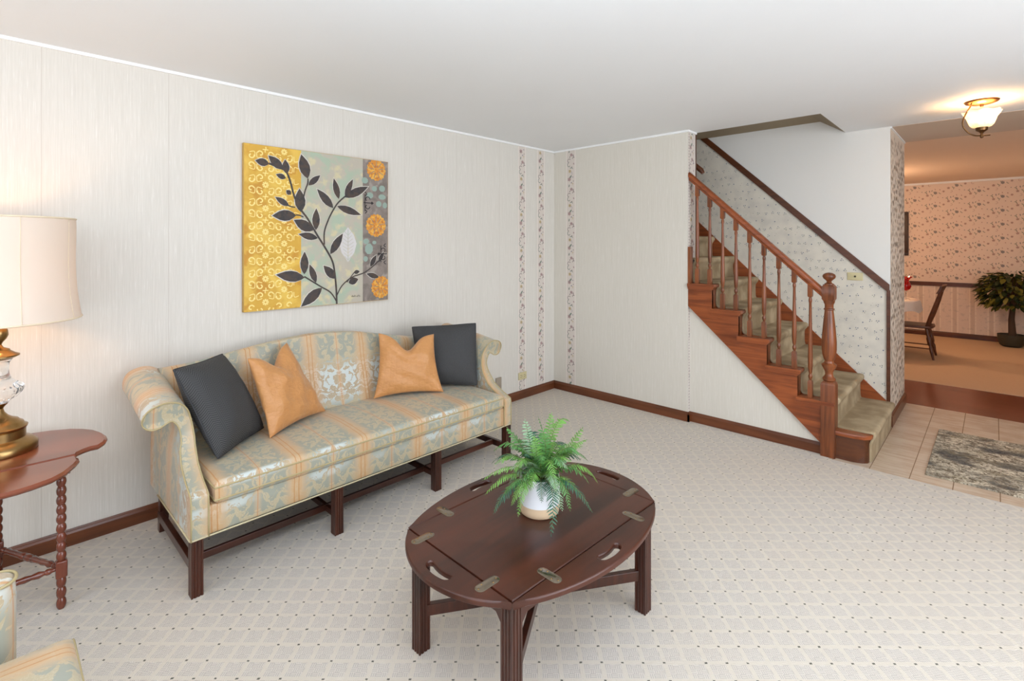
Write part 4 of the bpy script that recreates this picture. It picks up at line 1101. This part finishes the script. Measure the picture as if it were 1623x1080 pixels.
for p_ in [((-.11, .12, .085), (-.07, .10, .19), 0, .026), ((.075, .13, .07), (.06, .11, .19), 3, .026), ((-.15, .09, .09), (-.09, .09, .2), 1, .028), ((.0, .13, .10), (0, .11, .19), 2, .026), ((.15, .08, .09), (.1, .07, .2), 0, .028)]: fl_.append(p_)
rf = random.Random(21)
for i in range(22):
    a = i*2.4+.3; q = rf.uniform(.10, .19); fl_.append(((q*math.cos(a), q*math.sin(a)*.85, rf.uniform(.13, .30)), (q*.5*math.cos(a)+rf.uniform(-.03, .03), q*.5*math.sin(a), rf.uniform(.22, .32)), [0, 1, 2, 0, 3][i % 5], .032))
for i, (tp_, ct_, m_, w_) in enumerate(fl_): frond(tp_, ct_, m_, w_*.92, seed=i, base=(tp_[0]*.12, tp_[1]*.12, .125))

# ------------------------------------------------------------------ side table
sd = thing('side_table', 'reddish round drop-leaf side table with bobbin-turned legs beside the left wall', 'side table', (.45, -4.03, 0))
ZS = .62
half = [(.568, -3.8125), (.545, -3.80), (.524, -3.777), (.512, -3.755), (.513, -3.728), (.480, -3.704), (.434, -3.690), (.383, -3.688), (.318, -3.696), (.26, -3.714), (.21, -3.744), (.165, -3.786), (.127, -3.852), (.108, -3.917), (.100, -3.97), (.098, -4.03)]
out = half+[(x, -8.06-y) for x, y in half[-2::-1]]
sedge = [(.012, ZS-.022), (.004, ZS-.018), (.0, ZS-.012), (.0, ZS-.008), (.006, ZS-.004), (.010, ZS)]
bm = BM(); slab(bm, [out], 0, 0, sedge); obj('table_top', bm, M['sidewood'], sd, smooth=35)
hf = [(.5705, -3.818), (.600, -3.806), (.644, -3.806), (.684, -3.821), (.749, -3.857), (.788, -3.895), (.811, -3.95), (.820, -3.99), (.822, -4.03)]
out = hf+[(x, -8.06-y) for x, y in hf[-2::-1]]
bm = BM(); slab(bm, [out], 0, 0, sedge); obj('drop_leaf', bm, M['sidewood'], sd, smooth=35)
def bobbin(bm, a, b, r=.013, n=7, r0=.009):
    a, b = Vector(a), Vector(b); L = (b-a).length; prof = []
    for i in range(n*8+1):
        t = i/(n*8); prof.append((r0+(r-r0)*abs(math.sin(PI*t*n))**.8, L*t))
    lathe(bm, prof, a, 16, (b-a))
SLEG = [(.545, -3.853), (.175, -4.03), (.545, -4.207)]
for lx, ly in SLEG:
    bm = BM(); bobbin(bm, (lx, ly, 0), (lx, ly, .130), .0165, 3, .011); s = .0185
    rbox(bm, (lx-s, ly-s, .128), (lx+s, ly+s, .196), .005)
    bobbin(bm, (lx, ly, .194), (lx, ly, .535), .0165, 9, .011)
    rbox(bm, (lx-.026, ly-.026, .548), (lx+.026, ly+.026, ZS-.022), .003); lathe(bm, [(.014, .533), (.020, .540), (.026, .550)], (lx, ly, 0), 16)
    obj('leg', bm, M['sidewoodz'], sd, smooth=45)
for i, j in ((0, 1), (0, 2), (1, 2)):
    a = Vector((*SLEG[i], .165)); b = Vector((*SLEG[j], .165)); d = (b-a).normalized(); a += d*.018; b -= d*.018; L = (b-a).length
    pr_ = [(.008, 0), (.008, .01), (.012, .016), (.012, .026), (.008, .032), (.014, .05), (.010, .07), (.013, .09), (.011, .105), (.011, L*.36), (.014, L*.42), (.009, L*.44), (.014, L*.47), (.014, L*.53), (.009, L*.56), (.014, L*.58), (.011, L*.64), (.011, L-.105), (.013, L-.09), (.010, L-.07), (.014, L-.05), (.008, L-.032), (.012, L-.026), (.012, L-.016), (.008, L-.01), (.008, L)]
    bm = BM(); lathe(bm, pr_, a, 14, d); obj('stretcher', bm, M['sidewoodz'], sd, smooth=50)
bm = BM()
for i, j in ((0, 1), (0, 2), (1, 2)):
    a = Vector(SLEG[i]); b = Vector(SLEG[j]); d = (b-a).normalized(); n = Vector((-d.y, d.x))*.009
    prism(bm, [tuple(a+d*.02-n), tuple(b-d*.02-n), tuple(b-d*.02+n), tuple(a+d*.02+n)], 'z', ZS-.075, ZS-.0222)
obj('apron', bm, M['sidewood'], sd)

# ------------------------------------------------------------------ table lamp
LX, LY = .314, -4.03
lamp = thing('table_lamp', 'brass and cut-glass table lamp with a glowing cream shade', 'lamp', (LX, LY, ZS))
bm = BM(); lathe(bm, [(.001, 0), (.120, 0), (.122, .004), (.122, .026), (.118, .032), (.106, .044), (.090, .050), (.084, .056), (.084, .09), (.088, .094), (.090, .102), (.080, .108), (.076, .118), (.066, .124), (.060, .132), (.045, .138), (.03, .15), (.019, .165), (.015, .18), (.020, .19), (.028, .198), (.030, .203)], (LX, LY, ZS), 40, cap=False)
obj('base', bm, M['brass'], lamp, smooth=40)
g = G('cut_glass'); g.set(Roughness=.04, Metallic=0.0); g.b.inputs['Transmission Weight'].default_value = .92; g.b.inputs['IOR'].default_value = 1.45; g.col((.95, .97, .97, 1))
x, y, z = g.pos(); a = g.m('ARCTAN2', y-LY, x-LX)*9.0; q = (a+z*120).sin()*(a-z*120).sin(); g.bump(q*g.step(z, ZS+.30, ZS+.24), .5, .004); M['glass'] = g.mat
bm = BM(); lathe(bm, [(.030, .204), (.036, .212), (.058, .226), (.074, .244), (.080, .258), (.078, .272), (.064, .284), (.050, .292), (.040, .304), (.034, .32), (.031, .345), (.034, .37), (.044, .385)], (LX, LY, ZS), 40)
obj('glass_body', bm, M['glass'], lamp, smooth=60)
bm = BM(); lathe(bm, [(.045, .386), (.056, .392), (.065, .397), (.065, .402), (.052, .408), (.044, .414), (.036, .420), (.034, .426), (.016, .434), (.010, .446), (.014, .456), (.024, .468), (.031, .485), (.029, .505), (.019, .525), (.008, .535), (.007, .60), (.018, .61), (.018, .66), (.004, .66), (.004, 1.0)], (LX, LY, ZS), 32)
obj('stem', bm, M['brass'], lamp, smooth=45)
g = G('lamp_shade_fabric'); nt = g.nt
tr = nt.nodes.new('ShaderNodeBsdfTranslucent'); df = nt.nodes.new('ShaderNodeBsdfDiffuse'); mx = nt.nodes.new('ShaderNodeMixShader')
tr.inputs[0].default_value = rgb(250, 226, 196); df.inputs[0].default_value = rgb(226, 212, 198); mx.inputs[0].default_value = .05
nt.links.new(df.outputs[0], mx.inputs[1]); nt.links.new(tr.outputs[0], mx.inputs[2]); nt.links.new(mx.outputs[0], nt.nodes['Material Output'].inputs['Surface']); M['shade'] = g.mat
bm = BM(); zb, zt_ = 1.165, 1.592; prof = []
for i in range(13):
    t = i/12; prof.append((.2635-.020*t-.013*math.sin(PI*min(1, t*1.1))*(1-t*.4), zb+(zt_-zb)*t))
prof2_ = prof+[(prof[-1][0]-.002, zt_)]+[(r-.002, z) for r, z in prof[::-1]]
lathe(bm, prof, (LX, LY, 0), 64, cap=False); sh = obj('lamp_shade', bm, M['shade'], lamp, smooth=180)
bm = BM()
for r, z in ((prof[0][0], zb), (prof[-1][0], zt_)): tube(bm, [(LX+r*math.cos(k*PI/24), LY+r*math.sin(k*PI/24), z) for k in range(48)], .004, 6, closed=True)
for k in range(8): tube(bm, [(LX+r*1.003*math.cos(k*PI/4-.55), LY+r*1.003*math.sin(k*PI/4-.55), z) for r, z in prof], .0012, 5)
obj('shade_trim', bm, plain('shade_braid', rgb(232, 216, 188), .7), sh, smooth=180)

# ------------------------------------------------------------------ armchair in the near left corner
CX0, CX1 = 1.46, 2.20; YC = -4.64
ch = thing('armchair', 'damask armchair whose arm and seat corner show at the lower left', 'armchair', (1.83, -4.35, 0))
bm = BM(); rbox(bm, (1.40, -4.70, .22), (2.24, -4.03, .36), .012); obj('seat_rail', bm, M['damaskC'], ch, smooth=40)
bm = BM(); tp, bp = cushion(bm, 1.545, 2.10, -4.55, -3.908, .365, .465, .03, .03, 22, 22); cu = obj('seat_cushion', bm, M['damaskC'], ch, smooth=180)
for L in (tp, bp):
    bm = BM(); tube(bm, L, .004, 6, closed=True); obj('piping', bm, M['pipeo'], cu, smooth=180)
for sx in (0, 1):
    a0, a1 = ((1.37, 1.462) if sx == 0 else (2.18, 2.272))
    bm = BM(); pts = []
    c_ = (a0+a1)/2; hw = (a1-a0)/2
    for k in range(13): t = PI*k/12; pts.append((c_+hw*math.cos(t), -4.045+.035*math.sin(t)))
    pts += [(a0, -4.70), (a1, -4.70)]
    slab(bm, [pts], 0, 0, [(0, .22), (0, .56), (.002, .592), (.006, .604), (.016, .610)])
    ao = obj('armrest', bm, M['damaskC'], ch, smooth=50)
    bm = BM(); tube(bm, [(x, y, .604) for x, y in pts], .004, 6, closed=True); obj('piping', bm, M['pipeo'], ao, smooth=180)
bm = BM(); prism(bm, [(-4.55, .36), (-4.62, .98), (-4.66, 1.02), (-4.72, 1.0), (-4.74, .9), (-4.70, .24), (-4.60, .24)], 'x', 1.42, 2.22); obj('backrest', bm, M['damaskC'], ch, smooth=30, bevel=.02, bseg=3)
for lx in (1.45, 2.19):
    for ly in (-4.07, -4.66):
        bm = BM(); flute(bm, lx, ly, .0225, 0, .225); obj('leg', bm, M['mahogz'], ch)

# ------------------------------------------------------------------ hall: light, rug
HX, HY = 3.229, .529
hl = thing('ceiling_light', 'small bronze semi-flush hall light with a lit frosted glass bowl', 'ceiling light', (HX, HY, 2.19))
bm = BM(); lathe(bm, [(.001, 2.416), (.03, 2.417), (.062, 2.420), (.084, 2.428), (.089, 2.434), (.089, H-.0005), (.001, H-.0005)], (HX, HY, 0), 36, cap=False); lathe(bm, [(.008, 2.400), (.01, 2.408), (.01, 2.418)], (HX, HY, 0), 12); obj('canopy', bm, M['bronze'], hl, smooth=40)
g = G('lit_frosted_glass'); g.col(rgb(250, 226, 180)); g.set(Roughness=.4); x, y, z = g.pos()
e = g.noise(g.vec(x, y, z), 35, 3); g.link(g.b.inputs['Emission Color'], g.mix(g.step(e, .3, .8), (1, .62, .22, 1), (1, .86, .56, 1)))
g.link(g.b.inputs['Emission Strength'], g.step(((z-2.325)*(1/.06)).abs(), 1.1, .2)*1.6+.75); M['litglass'] = g.mat
bm = BM(); seg = 40; rings = []
for r, z in [(.034, 2.262), (.050, 2.268), (.062, 2.282), (.070, 2.305), (.078, 2.33), (.090, 2.352), (.100, 2.368)]:
    rings.append([bm.verts.new((HX+(r+(.004*math.sin(8*2*PI*i/seg) if r > .08 else 0))*math.cos(2*PI*i/seg), HY+(r+(.004*math.sin(8*2*PI*i/seg) if r > .08 else 0))*math.sin(2*PI*i/seg), z+(.004*math.sin(8*2*PI*i/seg) if r > .095 else 0))) for i in range(seg)])
for a, b in zip(rings, rings[1:]):
    for i in range(seg): bm.faces.new((a[i], a[(i+1) % seg], b[(i+1) % seg], b[i]))
bm.faces.new(rings[0]); obj('glass_bowl', bm, M['litglass'], hl, smooth=60)
bm = BM(); lathe(bm, [(.004, 2.192), (.009, 2.196), (.009, 2.212), (.007, 2.222), (.014, 2.232), (.030, 2.242), (.033, 2.262), (.036, 2.266)], (HX, HY, 0), 20); obj('socket_cup', bm, M['bronze'], hl, smooth=45)
bm = BM(); d = -Rv
for s in (1,):
    arc = [Vector((HX, HY, 0))+Rv*a+Vector((0, 0, z)) for a, z in ((.055, 2.212), (.0, 2.208), (-.05, 2.209), (-.09, 2.228), (-.122, 2.265), (-.126, 2.305), (-.105, 2.355), (-.08, 2.395), (-.068, 2.422))]
tube(bm, catmull(arc, 5), .0045, 8)
obj('curved_arm', bm, M['bronze'], hl, smooth=60)
bm = BM(); slab(bm, [[(2.967, .112), (3.95, .112), (3.95, 1.205), (2.970, 1.205)]], 0, 0, [(0, 0.0), (0, .005), (.004, .008)])
rg = obj('area_rug', bm, M['rug']); tag(rg, 'distressed grey and cream rug on the entry tiles', 'rug')

# ------------------------------------------------------------------ dining room
dc = thing('dining_chair', 'dark wooden dining chair with spindle back at the dining table', 'chair', (2.5, 4.5, 0))
bm = BM(); slab(bm, [[(2.27, 4.30), (2.30, 4.27), (2.66, 4.285), (2.72, 4.32), (2.735, 4.49), (2.72, 4.66), (2.66, 4.695), (2.30, 4.71), (2.27, 4.68)]], 0, 0, [(.03, .395), (.004, .405), (0, .420), (.006, .430)]); obj('seat', bm, M['stairdk'], dc, smooth=40)
for lx, ly, fx_, fy_ in ((2.655, 4.335, 2.728, 4.295), (2.655, 4.645, 2.728, 4.69), (2.36, 4.34, 2.30, 4.30), (2.36, 4.64, 2.30, 4.68)):
    bm = BM(); a = Vector((fx_, fy_, .004)); b = Vector((lx, ly, .398)); L = (b-a).length
    lathe(bm, [(.012, 0), (.017, .08), (.022, .14), (.014, .17), (.024, .2), (.026, .27), (.016, .30), (.023, .33), (.017, L)], a, 12, b-a); obj('leg', bm, M['stairdk'], dc, smooth=50)
for yy_ in (4.315, 4.665):
    bm = BM(); tube(bm, [(2.325, yy_, .14), (2.70, yy_, .14)], .008, 8); obj('stretcher', bm, M['stairdk'], dc, smooth=60)
for i in range(6):
    yy_ = 4.33+i*.064; w = .019 if i in (0, 5) else .010
    bm = BM(); tube(bm, [(2.66, yy_, .425), (2.70, 4.49+(yy_-4.49)*1.05, .55), (2.76, 4.49+(yy_-4.49)*1.15, .75), (2.80, 4.49+(yy_-4.49)*1.2, .90)], [w, w*1.3, w*1.1, w*.8], 8); obj('spindle', bm, M['stairdk'], dc, smooth=60)
bm = BM(); prof = []
for i in range(9):
    t = -1+i/4; prof.append((t*.22, .03*(t*t)))
A = []
for z, o in ((.875, 2.788), (.90, 2.802), (.945, 2.822), (.972, 2.828)):
    A.append([(bm.verts.new((o-b*1.2+.0, 4.49+a, z-abs(a)*.08)), bm.verts.new((o-b*1.2+.024, 4.49+a, z-abs(a)*.08))) for a, b in prof])
for r1, r2 in zip(A, A[1:]):
    for i in range(8):
        for s in (0, 1): bm.faces.new((r1[i][s], r1[i+1][s], r2[i+1][s], r2[i][s]))
    for i in (0, 8): bm.faces.new((r1[i][0], r1[i][1], r2[i][1], r2[i][0]))
for r1 in (A[0], A[-1]):
    for i in range(8): bm.faces.new((r1[i][0], r1[i+1][0], r1[i+1][1], r1[i][1]))
obj('crest_rail', bm, M['stairdk'], dc, smooth=50)
dt_ = thing('dining_table', 'dining table end showing past the papered wall corner', 'table', (1.9, 4.5, 0))
bm = BM(); pts = [(1.85+.72*math.cos(k*PI/24)*1.0, 4.5+.52*math.sin(k*PI/24)) for k in range(48)]; slab(bm, [pts], 0, 0, [(.01, .715), (0, .725), (0, .735), (.004, .74)]); obj('table_top', bm, M['stairdk'], dt_, smooth=40)
for lx, ly in ((1.5, 4.2), (2.2, 4.2), (1.5, 4.8), (2.2, 4.8)):
    bm = BM(); lathe(bm, [(.02, .004), (.03, .1), (.022, .3), (.035, .5), (.03, .715)], (lx, ly, 0), 12); obj('leg', bm, M['stairdk'], dt_, smooth=60)
bm = BM(); seg = 72; rings = []
for r, z in ((0.0, .746), (.9, .746), (.985, .746), (1.005, .742), (1.02, .72), (1.03, .66), (1.04, .60)):
    rings.append([bm.verts.new((1.85+(.72*r+(.012*math.sin(k*2*PI/seg*9)*max(0, r-1)/.04))*math.cos(2*PI*k/seg), 4.5+(.52*r+(.012*math.sin(k*2*PI/seg*9)*max(0, r-1)/.04))*math.sin(2*PI*k/seg), z+(.02*math.sin(k*2*PI/seg*9) if z < .61 else 0)*1.0)) for k in range(seg)])
for a, b in zip(rings[1:], rings[2:]):
    for k in range(seg): bm.faces.new((a[k], a[(k+1) % seg], b[(k+1) % seg], b[k]))
bm.faces.new(rings[1]); bmesh.ops.delete(bm, geom=rings[0], context='VERTS')
tag(obj('tablecloth', bm, plain('white_cloth', rgb(226, 214, 204), .8), smooth=50), 'white cloth draped over the end of the dining table', 'tablecloth')
vs_ = thing('glass_vase', 'ruffled red glass vase on a clear foot on the dining table', 'vase', (2.44, 4.5, .747))
gl = G('red_glass'); gl.col(rgb(190, 12, 16)); gl.set(Roughness=.08); gl.b.inputs['Transmission Weight'].default_value = .3; M['redglass'] = gl.mat
bm = BM(); seg = 32; rings = []
for r, z in ((.012, .86), (.045, .885), (.058, .92), (.05, .955), (.035, .985), (.03, 1.0), (.05, 1.03), (.07, 1.05)):
    rings.append([bm.verts.new((2.43+r*math.cos(2*PI*k/seg), 4.5+r*math.sin(2*PI*k/seg), z+(.010*math.sin(7*2*PI*k/seg) if r > .06 and z > 1 else 0))) for k in range(seg)])
for a, b in zip(rings, rings[1:]):
    for k in range(seg): bm.faces.new((a[k], a[(k+1) % seg], b[(k+1) % seg], b[k]))
bm.faces.new(rings[0]); obj('bowl', bm, M['redglass'], vs_, smooth=60)
bm = BM(); lathe(bm, [(.045, .7475), (.042, .752), (.008, .765), (.007, .84), (.012, .861)], (2.43, 4.5, 0), 24); obj('foot', bm, M['glass'], vs_, smooth=50)
# framed picture on the far wall, mostly hidden by the wall corner
fr = thing('picture_frame', 'edge of a dark framed picture on the far dining room wall', 'picture frame', (2.0, YD-.01, 1.30))
bm = BM()
for a, b, c_, d_ in ((1.70, 2.256, 1.302, 1.35), (1.70, 2.256, 1.98, 2.028), (1.70, 1.75, 1.35, 1.98), (2.206, 2.256, 1.35, 1.98)): rbox(bm, (a, YD-.034, c_), (b, YD-.003, d_), .006)
obj('frame', bm, plain('dark_carved_frame', rgb(62, 40, 28), .5, noise=.5, nscale=60), fr, smooth=40)
bm = BM(); box(bm, (1.74, YD-.012, 1.34), (2.21, YD-.003, 1.99)); obj('picture', bm, plain('dull_print', rgb(130, 110, 84), .6, noise=.4, nscale=6), fr)
# artificial tree
TX, TY = 3.468, 6.20
tr_ = thing('potted_tree', 'leafy artificial tree in a dark pot by the far dining room wall', 'potted tree', (TX, TY, 0))
bm = BM(); lathe(bm, [(.09, .004), (.13, .03), (.155, .12), (.158, .18), (.148, .18), (.14, .16), (.001, .155)], (TX, TY, 0), 12, cap=False); obj('pot', bm, plain('dark_pot', rgb(58, 54, 38), .6, noise=.3), tr_, smooth=30)
bm = BM(); tube(bm, [(TX+.01, TY, .15), (TX+.0, TY, .4), (TX+.015, TY, .6), (TX, TY, .85)], [.045, .035, .03, .012], 10)
rt = random.Random(11); ends = []
for k in range(16):
    a = rt.uniform(0, 2*PI); r = rt.uniform(.12, .26); z = rt.uniform(.62, 1.05); e = Vector((TX+r*math.cos(a), min(TY+r*math.sin(a), YD-.12), z)); ends.append(e)
    tube(bm, [(TX, TY, rt.uniform(.5, .75)), (TX+.5*(e.x-TX), TY+.5*(e.y-TY), z-.02), e], [.012, .008, .004], 6)
obj('trunk', bm, plain('tree_bark', rgb(70, 50, 34), .8), tr_, smooth=60)
bm = BM()
for k in range(820):
    a = rt.uniform(0, 2*PI); ph = math.acos(rt.uniform(-.75, 1)); rr_ = rt.uniform(.45, 1)**.5
    c_ = Vector((TX+.37*rr_*math.sin(ph)*math.cos(a), TY+.30*rr_*math.sin(ph)*math.sin(a), .80+.31*rr_*math.cos(ph)))
    if c_.y > YD-.06: c_.y = YD-.06-rt.random()*.1
    d = Vector((math.cos(a)*.8, math.sin(a)*.8, rt.uniform(-.9, .4))).normalized(); s = d.cross(Uv).normalized(); s = (s+Uv*rt.uniform(-.5, .5)).normalized()
    L = rt.uniform(.07, .12); W = L*.30; m = 0 if rt.random() < .6 else 1
    if c_.y+L > YD-.01: d.y = -abs(d.y)
    poly(bm, [c_+d*L*t+s*W*w-Uv*(t*t*L*.2) for t, w in ((0, 0), (.3, .9), (.6, .85), (1, 0), (.6, -.85), (.3, -.9))], m)
obj('foliage', bm, [plain('leaf_dark', rgb(44, 58, 26), .5, noise=.3), plain('leaf_olive', rgb(112, 108, 34), .5, noise=.3)], tr_, recalc=False)
